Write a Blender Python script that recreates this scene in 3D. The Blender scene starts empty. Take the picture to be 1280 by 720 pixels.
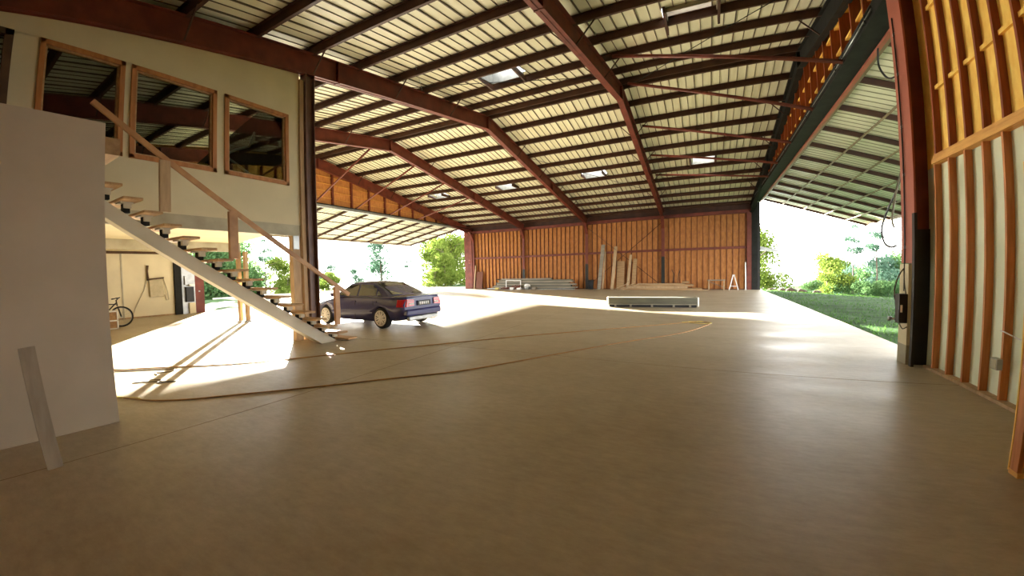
import bpy, bmesh, math, random
from mathutils import Vector, Matrix
random.seed(7)
S = bpy.context.scene
COL = S.collection
V = Vector
B = 6.096                      # frame spacing; x: right gable = 0, left gable = -4B
YR = -16.63                    # ridge
SL = 0.161                     # roof slope
def zbot(y): return 8.28 - SL * abs(y - YR)     # underside of rafters
def ztop(y): return zbot(y) + 0.58
def zpan(y): return ztop(y) + 0.21

# ------------------------------------------------------------------ materials
def mat(name, col, col2=None, rough=0.6, scale=3.0, detail=5, metal=0.0, bump=0.0, bscale=None,
        stretch=(1, 1, 1), lo=0.35, hi=0.65, spec=0.4, trans=0.0):
    m = bpy.data.materials.new(name); m.use_nodes = True
    nt = m.node_tree; b = nt.nodes['Principled BSDF']
    b.inputs['Roughness'].default_value = rough
    b.inputs['Metallic'].default_value = metal
    b.inputs['Specular IOR Level'].default_value = spec
    tc = nt.nodes.new('ShaderNodeTexCoord'); mp = nt.nodes.new('ShaderNodeMapping')
    mp.inputs['Scale'].default_value = stretch
    nt.links.new(tc.outputs['Object'], mp.inputs['Vector'])
    n = nt.nodes.new('ShaderNodeTexNoise'); n.inputs['Scale'].default_value = scale
    n.inputs['Detail'].default_value = detail
    nt.links.new(mp.outputs['Vector'], n.inputs['Vector'])
    r = nt.nodes.new('ShaderNodeValToRGB')
    c2 = col2 or tuple(c * 0.78 for c in col)
    r.color_ramp.elements[0].position = lo; r.color_ramp.elements[0].color = (*c2, 1)
    r.color_ramp.elements[1].position = hi; r.color_ramp.elements[1].color = (*col, 1)
    nt.links.new(n.outputs['Fac'], r.inputs['Fac'])
    nt.links.new(r.outputs['Color'], b.inputs['Base Color'])
    if bump:
        bp = nt.nodes.new('ShaderNodeBump'); bp.inputs['Strength'].default_value = bump
        bp.inputs['Distance'].default_value = 0.02
        nb = nt.nodes.new('ShaderNodeTexNoise'); nb.inputs['Scale'].default_value = bscale or scale * 4
        nt.links.new(mp.outputs['Vector'], nb.inputs['Vector'])
        nt.links.new(nb.outputs['Fac'], bp.inputs['Height'])
        nt.links.new(bp.outputs['Normal'], b.inputs['Normal'])
    return m

M = {}
M['red'] = mat('red_primer_steel', (.19, .040, .022), (.12, .024, .014), rough=.55, scale=2.5)
M['redlight'] = mat('lit_pale_red_steel', (.42, .13, .085), (.33, .095, .06), rough=.5, scale=2)  # paler red: light on jamb flange and header edge put into colour
M['purlin'] = mat('dark_purlin_steel', (.075, .028, .014), (.045, .016, .009), rough=.6, scale=2)
M['browncol'] = mat('flare_brown_steel', (.17, .095, .075), (.12, .065, .05), rough=.5)  # flare over the loft corner column put into this lighter brown
M['black'] = mat('black_paint', (.012, .013, .012), (.008, .008, .008), rough=.5, scale=4)
M['blacksteel'] = mat('black_frame_steel', (.020, .020, .018), (.012, .012, .011), rough=.75, scale=3, spec=.2)
M['roof'] = mat('cream_roof_sheet', (.80, .80, .62), (.70, .69, .51), rough=.45, scale=1.2, stretch=(3, .4, 1))
M['seam'] = mat('shadowed_sheet_seam', (.13, .10, .065), (.08, .06, .04), rough=.6, scale=4)  # seam darkened, with the shadow of the ribs put into its colour
M['doorsheet'] = mat('pale_door_sheet', (.78, .80, .66), (.68, .70, .56), rough=.4, scale=1.5, stretch=(.4, 3, 1))
M['doorseam'] = mat('door_sheet_seam', (.34, .34, .24), rough=.5)
M['tube'] = mat('tan_steel_tube', (.30, .24, .15), (.22, .17, .11), rough=.5)
M['osb'] = mat('yellow_osb_board', (.97, .66, .15), (.85, .50, .09), rough=.7, scale=9, detail=8, stretch=(1, 1, .45), bump=.15)
M['osbo'] = mat('orange_osb_board', (.60, .26, .075), (.46, .18, .05), rough=.7, scale=8, detail=8, stretch=(1, 1, .4), bump=.12)
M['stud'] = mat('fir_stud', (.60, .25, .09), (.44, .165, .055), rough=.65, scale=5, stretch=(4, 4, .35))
M['studshade'] = mat('shaded_red_stud', (.30, .075, .025), (.20, .048, .018), rough=.65, scale=5, stretch=(4, 4, .35))  # stud wood with the shade on its side faces put into the colour
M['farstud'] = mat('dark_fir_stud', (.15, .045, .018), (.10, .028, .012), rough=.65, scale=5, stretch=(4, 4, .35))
M['plate'] = mat('yellow_timber_plate', (.74, .40, .10), (.56, .27, .06), rough=.65, scale=5, stretch=(3, .4, 3))
M['insul'] = mat('pale_green_insulation_face', (.74, .78, .58), (.64, .68, .48), rough=.6, scale=2.5, stretch=(1, 1, .5))
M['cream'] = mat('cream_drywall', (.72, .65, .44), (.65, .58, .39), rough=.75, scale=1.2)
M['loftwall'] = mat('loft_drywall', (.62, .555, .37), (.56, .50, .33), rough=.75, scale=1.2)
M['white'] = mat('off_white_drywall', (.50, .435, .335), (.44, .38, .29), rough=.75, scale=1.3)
M['beamw'] = mat('pale_painted_beam', (.44, .41, .30), (.34, .31, .22), rough=.7, scale=2.5)
M['frame'] = mat('window_timber', (.46, .20, .065), (.33, .13, .04), rough=.5, scale=4, stretch=(3, 3, .5))
M['wood'] = mat('raw_timber', (.47, .33, .19), (.35, .235, .13), rough=.7, scale=4, stretch=(3, 3, .5))
M['tread'] = mat('tread_timber', (.46, .29, .14), (.32, .19, .085), rough=.55, scale=4, stretch=(.5, 4, 3))
M['rail'] = mat('rail_timber', (.45, .24, .10), (.33, .16, .065), rough=.5, scale=4)
M['stringer'] = mat('pale_painted_stringer', (.50, .46, .36), (.42, .38, .29), rough=.6, scale=1.5)
M['toplight'] = mat('weathered_top_sheet', (.26, .24, .17), (.2, .18, .13), rough=.6)
M['greyboard'] = mat('grey_weathered_timber', (.30, .26, .20), (.20, .17, .13), rough=.75, scale=3, stretch=(.4, 4, 4))
M['paleboard'] = mat('pale_weathered_board', (.38, .335, .26), (.30, .26, .20), rough=.75, scale=5, stretch=(3, 3, .5))
M['lumber'] = mat('stacked_lumber', (.40, .25, .12), (.28, .165, .075), rough=.7, scale=3, stretch=(.4, 4, 4))
M['steelgrey'] = mat('galvanised_steel', (.40, .41, .40), (.30, .31, .30), rough=.4, metal=.6, scale=5)
M['whiteplastic'] = mat('white_plastic', (.80, .80, .78), (.72, .72, .70), rough=.4)
M['rubber'] = mat('black_rubber', (.015, .015, .016), rough=.75)
M['cordorange'] = mat('orange_cord', (.40, .22, .07), (.28, .15, .05), rough=.6)
M['cordgreen'] = mat('dark_cord', (.08, .065, .03), rough=.6)
M['hose'] = mat('yellow_hose', (.60, .50, .14), (.50, .40, .10), rough=.5)
M['blue'] = mat('dark_blue_car_paint', (.045, .046, .14), (.04, .041, .125), rough=.22, scale=1, spec=.6)
M['carglass'] = mat('dark_car_glass', (.02, .025, .028), rough=.05, spec=.8)
M['alloy'] = mat('alloy_wheel', (.72, .70, .66), rough=.35, metal=.15)
M['redlamp'] = mat('red_lamp_lens', (.55, .02, .025), rough=.15)
M['clear'] = mat('pale_lamp_lens', (.75, .70, .65), rough=.15)
M['olive'] = mat('olive_panel', (.12, .115, .075), (.08, .075, .05), rough=.5, scale=2, stretch=(.3, 3, 3))
M['bag'] = mat('beige_canvas', (.52, .46, .31), (.42, .37, .24), rough=.85, scale=6)
M['darkroom'] = mat('dark_brown_board', (.10, .055, .03), (.07, .038, .02), rough=.8)
M['bark'] = mat('grey_brown_bark', (.11, .085, .06), (.06, .048, .035), rough=.85, scale=6, stretch=(3, 3, .4))
M['rock'] = mat('brown_rock', (.06, .046, .035), (.03, .024, .018), rough=.9, scale=4, bump=.4)
M['farwhite'] = mat('white_painted_building', (.8, .8, .78), rough=.7)
M['joint'] = mat('slab_joint', (.22, .155, .085), (.16, .11, .06), rough=.8)
M['apron'] = mat('pale_gravel_apron', (.42, .39, .32), (.33, .30, .24), rough=.9, scale=4, detail=8)
M['gravel'] = mat('bare_soil', (.22, .17, .10), (.13, .10, .06), rough=.95, scale=8)

def leafmat(name, c1, c2, tr=.5):
    m = bpy.data.materials.new(name); m.use_nodes = True; nt = m.node_tree
    for n in list(nt.nodes): nt.nodes.remove(n)
    out = nt.nodes.new('ShaderNodeOutputMaterial'); mix = nt.nodes.new('ShaderNodeMixShader')
    d = nt.nodes.new('ShaderNodeBsdfDiffuse'); t = nt.nodes.new('ShaderNodeBsdfTranslucent')
    tc = nt.nodes.new('ShaderNodeTexCoord'); n = nt.nodes.new('ShaderNodeTexNoise'); n.inputs['Scale'].default_value = 1.3
    nt.links.new(tc.outputs['Object'], n.inputs['Vector'])
    r = nt.nodes.new('ShaderNodeValToRGB')
    r.color_ramp.elements[0].position = .38; r.color_ramp.elements[0].color = (*c1, 1)
    r.color_ramp.elements[1].position = .62; r.color_ramp.elements[1].color = (*c2, 1)
    nt.links.new(n.outputs['Fac'], r.inputs['Fac'])
    nt.links.new(r.outputs['Color'], d.inputs['Color']); nt.links.new(r.outputs['Color'], t.inputs['Color'])
    mix.inputs[0].default_value = tr
    nt.links.new(d.outputs[0], mix.inputs[1]); nt.links.new(t.outputs[0], mix.inputs[2])
    nt.links.new(mix.outputs[0], out.inputs['Surface'])
    return m
M['leaf_y'] = leafmat('yellow_green_leaves', (.085, .135, .022), (.17, .23, .05), .4)
M['leaf_g'] = leafmat('green_leaves', (.06, .125, .05), (.12, .215, .085), .45)
M['leaf_b'] = leafmat('blue_green_leaves', (.07, .14, .10), (.13, .22, .155), .4)
M['grass'] = mat('green_lawn', (.05, .115, .035), (.026, .065, .018), rough=.95, scale=1.2, detail=10, spec=.1)
M['grasstuft'] = leafmat('grass_blades', (.05, .13, .03), (.10, .21, .05), .3)

def glassmat(name, tint, refl_rough=.02, dark=.0):
    m = bpy.data.materials.new(name); m.use_nodes = True; nt = m.node_tree
    for n in list(nt.nodes): nt.nodes.remove(n)
    out = nt.nodes.new('ShaderNodeOutputMaterial'); mix = nt.nodes.new('ShaderNodeMixShader')
    t = nt.nodes.new('ShaderNodeBsdfTransparent'); t.inputs[0].default_value = (*tint, 1)
    g = nt.nodes.new('ShaderNodeBsdfGlossy'); g.inputs['Roughness'].default_value = refl_rough
    f = nt.nodes.new('ShaderNodeFresnel'); f.inputs['IOR'].default_value = 1.7
    nt.links.new(f.outputs[0], mix.inputs[0]); nt.links.new(t.outputs[0], mix.inputs[1]); nt.links.new(g.outputs[0], mix.inputs[2])
    nt.links.new(mix.outputs[0], out.inputs['Surface'])
    return m
M['pane'] = glassmat('window_glass', (.75, .8, .75))
def lensmat():
    m = bpy.data.materials.new('skylight_lens'); m.use_nodes = True; nt = m.node_tree
    for n in list(nt.nodes): nt.nodes.remove(n)
    out = nt.nodes.new('ShaderNodeOutputMaterial'); mix = nt.nodes.new('ShaderNodeMixShader'); mix.inputs[0].default_value = .5
    t = nt.nodes.new('ShaderNodeBsdfTransparent'); t.inputs[0].default_value = (.95, .95, .95, 1)
    tl = nt.nodes.new('ShaderNodeBsdfTranslucent'); tl.inputs[0].default_value = (.9, .9, .9, 1)
    nt.links.new(t.outputs[0], mix.inputs[1]); nt.links.new(tl.outputs[0], mix.inputs[2])
    nt.links.new(mix.outputs[0], out.inputs['Surface']); return m
M['lens'] = lensmat()

def floormat():
    m = bpy.data.materials.new('stained_concrete_floor'); m.use_nodes = True; nt = m.node_tree
    b = nt.nodes['Principled BSDF']; tc = nt.nodes.new('ShaderNodeTexCoord')
    def noise(sc, det=6, rough=.6, stretch=(1, 1, 1)):
        mp = nt.nodes.new('ShaderNodeMapping'); mp.inputs['Scale'].default_value = stretch
        nt.links.new(tc.outputs['Object'], mp.inputs['Vector'])
        n = nt.nodes.new('ShaderNodeTexNoise'); n.inputs['Scale'].default_value = sc
        n.inputs['Detail'].default_value = det; n.inputs['Roughness'].default_value = rough
        nt.links.new(mp.outputs['Vector'], n.inputs['Vector']); return n
    def ramp(n, a, ca, b_, cb):
        r = nt.nodes.new('ShaderNodeValToRGB'); r.color_ramp.elements[0].position = a; r.color_ramp.elements[0].color = (*ca, 1)
        r.color_ramp.elements[1].position = b_; r.color_ramp.elements[1].color = (*cb, 1)
        nt.links.new(n.outputs['Fac'], r.inputs['Fac']); return r
    n1 = noise(.32, 8, .62, (1, .7, 1)); n2 = noise(2.2, 8, .7); n3 = noise(.8, 5, .6, (.5, 1.6, 1))
    n4 = noise(9, 10, .75, (.6, 1.5, 1)); r4 = ramp(n4, .35, (.86, .85, .83), .62, (1.05, 1.05, 1.04))
    r1 = ramp(n1, .30, (.36, .295, .20), .70, (.46, .415, .325))
    r2 = ramp(n2, .3, (.90, .89, .87), .7, (1.06, 1.06, 1.05))
    mx = nt.nodes.new('ShaderNodeMix'); mx.data_type = 'RGBA'; mx.blend_type = 'MULTIPLY'; mx.inputs[0].default_value = 1
    nt.links.new(r1.outputs['Color'], mx.inputs[6]); nt.links.new(r2.outputs['Color'], mx.inputs[7])
    m2 = nt.nodes.new('ShaderNodeMix'); m2.data_type = 'RGBA'; m2.blend_type = 'MULTIPLY'; m2.inputs[0].default_value = 1
    nt.links.new(mx.outputs[2], m2.inputs[6]); nt.links.new(r4.outputs['Color'], m2.inputs[7]); nt.links.new(m2.outputs[2], b.inputs['Base Color'])
    r3 = ramp(n3, .3, (.36,) * 3, .7, (.52,) * 3)
    nt.links.new(r3.outputs['Color'], b.inputs['Roughness'])
    b.inputs['Specular IOR Level'].default_value = .38
    bp = nt.nodes.new('ShaderNodeBump'); bp.inputs['Strength'].default_value = .16; bp.inputs['Distance'].default_value = .012
    nt.links.new(n4.outputs['Fac'], bp.inputs['Height']); nt.links.new(bp.outputs['Normal'], b.inputs['Normal'])
    return m
M['floor'] = floormat()

# ------------------------------------------------------------------ mesh builder
class MB:
    def __init__(s): s.bm = bmesh.new(); s.mi = 0
    def _f(s, vs):
        try:
            f = s.bm.faces.new(vs); f.material_index = s.mi; return f
        except ValueError: return None
    def box(s, lo, hi):
        x0, y0, z0 = lo; x1, y1, z1 = hi
        v = [s.bm.verts.new(c) for c in ((x0,y0,z0),(x1,y0,z0),(x1,y1,z0),(x0,y1,z0),(x0,y0,z1),(x1,y0,z1),(x1,y1,z1),(x0,y1,z1))]
        for q in ((3,2,1,0),(4,5,6,7),(0,1,5,4),(1,2,6,5),(2,3,7,6),(3,0,4,7)): s._f([v[i] for i in q])
        return s
    def bar(s, a, b, w, h, up=(0, 0, 1)):
        a, b = V(a), V(b); d = (b - a).normalized(); u = V(up)
        if abs(d.dot(u)) > .99: u = V((0, 1, 0))
        r = d.cross(u).normalized(); u = r.cross(d).normalized()
        c = []
        for p in (a, b):
            for sr, su in ((-1,-1),(1,-1),(1,1),(-1,1)): c.append(s.bm.verts.new(p + r*sr*w/2 + u*su*h/2))
        for q in ((0,1,2,3),(7,6,5,4),(1,0,4,5),(2,1,5,6),(3,2,6,7),(0,3,7,4)): s._f([c[i] for i in q])
        return s
    def tube(s, pts, r, n=8, cap=True):
        pts = [V(p) for p in pts]; rings = []
        rr = r if isinstance(r, (list, tuple)) else [r] * len(pts)
        prev = None
        for i, p in enumerate(pts):
            d = (pts[min(i+1, len(pts)-1)] - pts[max(i-1, 0)]).normalized()
            u = prev if prev is not None else (V((0,0,1)) if abs(d.z) < .9 else V((1,0,0)))
            x = d.cross(u); 
            if x.length < 1e-5: x = d.cross(V((0,1,0)))
            x.normalize(); u = x.cross(d).normalized(); prev = u
            rings.append([s.bm.verts.new(p + (x*math.cos(2*math.pi*k/n) + u*math.sin(2*math.pi*k/n))*rr[i]) for k in range(n)])
        for a, b in zip(rings, rings[1:]):
            for k in range(n):
                f = s._f([a[k], a[(k+1)%n], b[(k+1)%n], b[k]])
                if f: f.smooth = True
        if cap: s._f(rings[0][::-1]); s._f(rings[-1])
        return s
    def prism(s, poly, ext):            # poly: list of 3d pts, ext: vector
        e = V(ext); a = [s.bm.verts.new(V(p)) for p in poly]; b = [s.bm.verts.new(V(p)+e) for p in poly]
        s._f(a[::-1]); s._f(b)
        n = len(poly)
        for i in range(n): s._f([a[i], a[(i+1)%n], b[(i+1)%n], b[i]])
        return s
    def quad(s, *p): s._f([s.bm.verts.new(V(q)) for q in p]); return s
    def lathe(s, prof, c, axis, n=24):  # prof list of (along, radius)
        ax = V(axis).normalized(); u = ax.orthogonal().normalized(); w = ax.cross(u); c = V(c); rings = []
        for t, r in prof:
            rings.append([s.bm.verts.new(c + ax*t + (u*math.cos(2*math.pi*k/n)+w*math.sin(2*math.pi*k/n))*max(r,1e-4)) for k in range(n)])
        for a, b in zip(rings, rings[1:]):
            for k in range(n):
                f = s._f([a[k], a[(k+1)%n], b[(k+1)%n], b[k]])
                if f: f.smooth = True
        s._f(rings[0][::-1]); s._f(rings[-1]); return s
    def build(s, name, m, parent=None, loc=None, bevel=0, kind=None, recalc=True):
        if recalc: bmesh.ops.recalc_face_normals(s.bm, faces=s.bm.faces)
        if loc is None: loc = V((0,0,0))
        loc = V(loc)
        base = V(parent['_w']) if parent is not None else V((0,0,0))
        w = base if parent is not None and loc.length == 0 else loc
        # vertices are given in world coordinates: store relative to w
        for v in s.bm.verts: v.co -= w
        me = bpy.data.meshes.new(name); s.bm.to_mesh(me); s.bm.free()
        for mm in (m if isinstance(m, list) else [m]): me.materials.append(mm)
        o = bpy.data.objects.new(name, me); COL.objects.link(o)
        o['_w'] = tuple(w)
        if parent is not None: o.parent = parent; o.location = w - base
        else: o.location = w
        if bevel:
            md = o.modifiers.new('bevel', 'BEVEL'); md.width = bevel; md.segments = 2; md.limit_method = 'ANGLE'
        if kind: o['kind'] = kind
        return o

def thing(name, label, cat, loc=(0,0,0), group=None):
    o = bpy.data.objects.new(name, None); COL.objects.link(o); o.location = loc; o['_w'] = tuple(loc)
    o.empty_display_size = .2
    return tag(o, label, cat, group)
def tag(o, label, cat, group=None):
    o['label'] = label; o['category'] = cat
    if group: o['group'] = group
    return o
def struct(o): o['kind'] = 'structure'; return o
def empty_struct(name, loc=(0,0,0)):
    o = bpy.data.objects.new(name, None); COL.objects.link(o); o.location = loc; o['_w'] = tuple(loc); o['kind'] = 'structure'; return o
def copy_part(src, loc, parent, name=None):
    c = src.copy(); COL.objects.link(c); c.parent = parent
    c.location = V(loc) - V(parent['_w']); c['_w'] = tuple(loc)
    return c
ORD = ['first','second','third','fourth','fifth','sixth','seventh','eighth','ninth','tenth','eleventh','twelfth','thirteenth','fourteenth','fifteenth','sixteenth']

def smooth3(pts, n=8):
    out = []; P = [V(q) for q in pts]
    for i in range(len(P)-1):
        p0, p1, p2, p3 = P[max(i-1,0)], P[i], P[i+1], P[min(i+2,len(P)-1)]
        for j in range(n):
            t_ = j/n; out.append(.5*((2*p1)+(-p0+p2)*t_+(2*p0-5*p1+4*p2-p3)*t_**2+(-p0+3*p1-3*p2+p3)*t_**3))
    out.append(P[-1]); return out
# ------------------------------------------------------------------ camera
cam = bpy.data.cameras.new('camera'); co = bpy.data.objects.new('camera', cam); COL.objects.link(co)
R = Matrix(((0.889591, -0.002102, 0.456753), (0.456334, 0.047151, -0.888558), (-0.019669, 0.998886, 0.042905)))
co.matrix_world = Matrix.Translation(V((-3.14, -32.013, 1.626))) @ R.to_4x4()
cam.type = 'PANO'; cam.sensor_width = 36; cam.sensor_height = 20.25; cam.sensor_fit = 'HORIZONTAL'
cam.panorama_type = 'FISHEYE_LENS_POLYNOMIAL'
cam.fisheye_fov = math.pi
k = (0.07881521743382296, -0.001203416927764174, -1.9867771590408555e-05, 9.758592336393812e-07)
cam.fisheye_polynomial_k0 = 0
cam.fisheye_polynomial_k1, cam.fisheye_polynomial_k2, cam.fisheye_polynomial_k3, cam.fisheye_polynomial_k4 = [-a for a in k]
cam.clip_start = .05; cam.clip_end = 1000
S.camera = co

# ------------------------------------------------------------------ world, sun, view
w = bpy.data.worlds.new('sky'); S.world = w; w.use_nodes = True
bg = w.node_tree.nodes['Background']; bg.inputs[0].default_value = (1.0, .99, .97, 1)
_nt = w.node_tree; _tc = _nt.nodes.new('ShaderNodeTexCoord'); _sx = _nt.nodes.new('ShaderNodeSeparateXYZ'); _mr = _nt.nodes.new('ShaderNodeValToRGB')
_nt.links.new(_tc.outputs['Generated'], _sx.inputs[0]); _nt.links.new(_sx.outputs['Z'], _mr.inputs['Fac'])
_e = _mr.color_ramp.elements; _e[0].position = 0; _e[0].color = (1, 1, 1, 1); _e[1].position = 1; _e[1].color = (.22, .22, .22, 1)
_m = _e.new(.12); _m.color = (1, 1, 1, 1); _m = _e.new(.45); _m.color = (.42, .42, .42, 1)
_mu = _nt.nodes.new('ShaderNodeMath'); _mu.operation = 'MULTIPLY'; _mu.inputs[1].default_value = 7.0
_nt.links.new(_mr.outputs['Color'], _mu.inputs[0]); _nt.links.new(_mu.outputs[0], bg.inputs[1])
sd = bpy.data.lights.new('sun', 'SUN'); so = bpy.data.objects.new('sun', sd); COL.objects.link(so)
sd.energy = 62; sd.angle = math.radians(.6); sd.color = (1, .92, .78)
sdir = V((-.822, .570, .178)).normalized()
so.rotation_euler = sdir.to_track_quat('Z', 'Y').to_euler(); so.location = (-40, 20, 20)
S.view_settings.view_transform = 'Standard'; S.view_settings.look = 'None'
S.view_settings.exposure = 0.85; S.view_settings.gamma = 1; S.view_settings.use_curve_mapping = False
S.cycles.use_denoising = True
S.cycles.max_bounces = 10; S.cycles.diffuse_bounces = 7; S.cycles.transparent_max_bounces = 12
S.cycles.sample_clamp_indirect = 12

# ------------------------------------------------------------------ floor and ground
struct(MB().box((-24.9, -33.4, -.2), (.609, .45, 0)).build('floor', M['floor']))
def ground_h(x, y):
    h = -.13
    if x > 0:      # lawn falls away past a crest to the right of the building
        t = (x * .75 + (y + 2) * .55) - 3.0
        if t > 0: h -= min(5, t * .105)
    elif x < -24:
        t = -24 - x
        h -= min(1.2, max(0, t - 14) * .05)
    else: h = -.19
    h += .04 * math.sin(x * 1.3 + y * .7) * (1 if (x > 1 or x < -25.5) else 0)
    return h
def ground(name, x0, x1, y0, y1, nx, ny, m):
    b = MB(); g = [[b.bm.verts.new((x0+(x1-x0)*(i/nx)**(1.6 if x0 >= 0 else 1), y0+(y1-y0)*j/ny, 0)) for j in range(ny+1)] for i in range(nx+1)]
    for r_ in g:
        for v in r_: v.co.z = ground_h(v.co.x, v.co.y)
    for i in range(nx):
        for j in range(ny):
            f = b._f([g[i][j], g[i+1][j], g[i+1][j+1], g[i][j+1]]); f.smooth = True
    return struct(b.build(name, m))
ground('ground_right', .60, 90, -40, 130, 60, 90, M['grass'])
ground('ground_left', -24.88, -110, -45, 90, 50, 60, M['grass'])
struct(MB().box((-40, -16.0, -.3), (-24.9, 6, -.06)).build('ground_apron', M['apron']))
# grass blades along the right slab edge
b = MB()
for i in range(5200):
    x = .66 + random.random() ** 1.3 * 6.0; y = random.uniform(-25, 3.5)
    z = ground_h(x, y); h = random.uniform(.03, .10); a = random.uniform(0, 6.28); dx, dy = math.cos(a) * .018, math.sin(a) * .018
    lx, ly = random.uniform(-.04, .04), random.uniform(-.04, .04)
    b._f([b.bm.verts.new((x-dx, y-dy, z)), b.bm.verts.new((x+dx, y+dy, z)), b.bm.verts.new((x+lx, y+ly, z+h))])
o = b.build('lawn_grass', M['grasstuft'], recalc=False); tag(o, 'short green lawn grass beside the concrete slab at the right hangar opening', 'grass'); o['kind'] = 'stuff'

# ------------------------------------------------------------------ ceiling sheets with seams
SKY = [(-9.35, -20.38), (-9.35, -8.38), (-3.2, -8.38), (-15.5, -8.38), (-21.5, -8.38), (-3.3, -21.25)]
def sky_hole(x, y):
    for sx, sy in SKY:
        if abs(x - sx) < .62 and abs(y - sy) < .45: return True
    return False
b = MB(); PIT = .3048; X0 = -24.75; NX = 83
rows = []
for s_ in (1, -1):
    ys = [YR]
    marks = sorted([abs(sy - YR) - .45 for sx, sy in SKY if (sy - YR) * s_ > 0] + [abs(sy - YR) + .45 for sx, sy in SKY if (sy - YR) * s_ > 0] + [17.15])
    last = 0
    for mk in marks:
        if mk - last > .01: rows.append((s_, last, mk)); last = mk
for s_, a, c in rows:
    ya, yc = YR + s_ * a, YR + s_ * c; za, zc = zpan(ya), zpan(yc); ym = (ya + yc) / 2
    for i in range(NX):
        x = X0 + i * PIT; xm = x + PIT / 2
        if sky_hole(xm, ym): continue
        b.mi = 0
        b.quad((x, ya, za), (x+PIT, ya, za), (x+PIT, yc, zc), (x, yc, zc))
        b.quad((x, ya, za+.03), (x+PIT, ya, za+.03), (x+PIT, yc, zc+.03), (x, yc, zc+.03))
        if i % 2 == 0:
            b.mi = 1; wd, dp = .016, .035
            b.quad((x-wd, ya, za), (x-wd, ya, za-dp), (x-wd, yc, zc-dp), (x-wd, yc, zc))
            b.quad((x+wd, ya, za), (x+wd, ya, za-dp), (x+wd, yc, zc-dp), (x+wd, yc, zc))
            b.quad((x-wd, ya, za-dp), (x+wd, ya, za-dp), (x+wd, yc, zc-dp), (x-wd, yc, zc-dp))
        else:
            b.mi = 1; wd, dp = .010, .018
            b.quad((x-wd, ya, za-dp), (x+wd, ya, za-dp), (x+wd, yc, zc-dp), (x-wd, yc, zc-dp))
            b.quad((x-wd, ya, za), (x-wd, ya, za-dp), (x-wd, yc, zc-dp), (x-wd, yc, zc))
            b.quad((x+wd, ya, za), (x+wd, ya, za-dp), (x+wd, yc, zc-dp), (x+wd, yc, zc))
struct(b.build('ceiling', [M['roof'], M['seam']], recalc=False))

# skylights
skl = ['skylight with deep rusty curb high on the near slope of the middle bay',
       'skylight low on the far slope between the two long centre rafters',
       'skylight low on the far slope in the rightmost bay beside the black rafter',
       'skylight low on the far slope, second from the left opening',
       'skylight low on the far slope closest to the left hangar opening',
       'skylight with brown curb boards on the near slope of the rightmost bay']
for (sx, sy), lb in zip(SKY, skl):
    t = thing('skylight', lb, 'skylight', (sx, sy, zpan(sy)))
    hw, hl, h = .62, .45, (.55 if sy < -19 else .30)
    b = MB(); z = zpan(sy)
    def rz(y): return zpan(y)
    for (xa, ya, xb, yb) in ((-hw,-hl,hw,-hl+.03),(-hw,hl-.03,hw,hl),(-hw,-hl,-hw+.03,hl),(hw-.03,-hl,hw,hl)):
        zz = [zpan(sy+ya), zpan(sy+yb)]
        p = [(sx+xa, sy+ya), (sx+xb, sy+ya), (sx+xb, sy+yb), (sx+xa, sy+yb)]
        lo = [b.bm.verts.new((q[0], q[1], zpan(q[1])-.12)) for q in p]; hi = [b.bm.verts.new((q[0], q[1], zpan(q[1])+h)) for q in p]
        b._f(lo[::-1]); b._f(hi)
        for i in range(4): b._f([lo[i], lo[(i+1)%4], hi[(i+1)%4], hi[i]])
    cb = b.build('curb', M['greyboard'] if sy < -20.5 else M['steelgrey'], t)
    b = MB(); y0, y1 = sy-hl, sy+hl
    b.quad((sx-hw, y0, zpan(y0)+h), (sx+hw, y0, zpan(y0)+h), (sx+hw, y1, zpan(y1)+h), (sx-hw, y1, zpan(y1)+h))
    b.build('lens', M['lens'], t)
    for sgn in (-1, 1): MB().box((sx+sgn*(hw+.03)-.03, y0-.1, min(zpan(y0),zpan(y1))-.17), (sx+sgn*(hw+.03)+.03, y1+.1, min(zpan(y0),zpan(y1))-.0)).build('trimmer', M['purlin'], t)

# ------------------------------------------------------------------ purlins
def zpur(y): return zpan(y) - .12
def purlin_mesh():
    b = MB()
    b.box((-12.35, -.012, -.1), (12.35, .012, .095)); b.box((-12.35, -.075, .083), (12.35, 0, .095)); b.box((-12.35, 0, -.1), (12.35, .075, -.088))
    return b.build('roof_purlin', M['purlin'])
p0 = purlin_mesh(); first = True
offs = [.19] + [1.5 * i for i in range(1, 11)] + [16.35]
for s_, nm in ((1, 'far'), (-1, 'near')):
    for i, d in enumerate(offs):
        y = YR + s_ * d
        o = p0 if first else p0.copy()
        if not first: COL.objects.link(o)
        first = False
        o.location = (-12.2, y, zpur(y) + (.0)); o.rotation_euler = (-s_ * math.atan(SL), 0, 0)
        o['_w'] = tuple(o.location)
        if i == 0: lb = f'dark red ridge purlin on the {nm} side of the roof peak'
        elif i == 11: lb = f'dark red eave strut along the foot of the {nm} roof slope'
        else: lb = f'dark red roof purlin, {ORD[i-1]} below the ridge on the {nm} slope'
        tag(o, lb, 'purlin', 'roof purlins')

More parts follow.
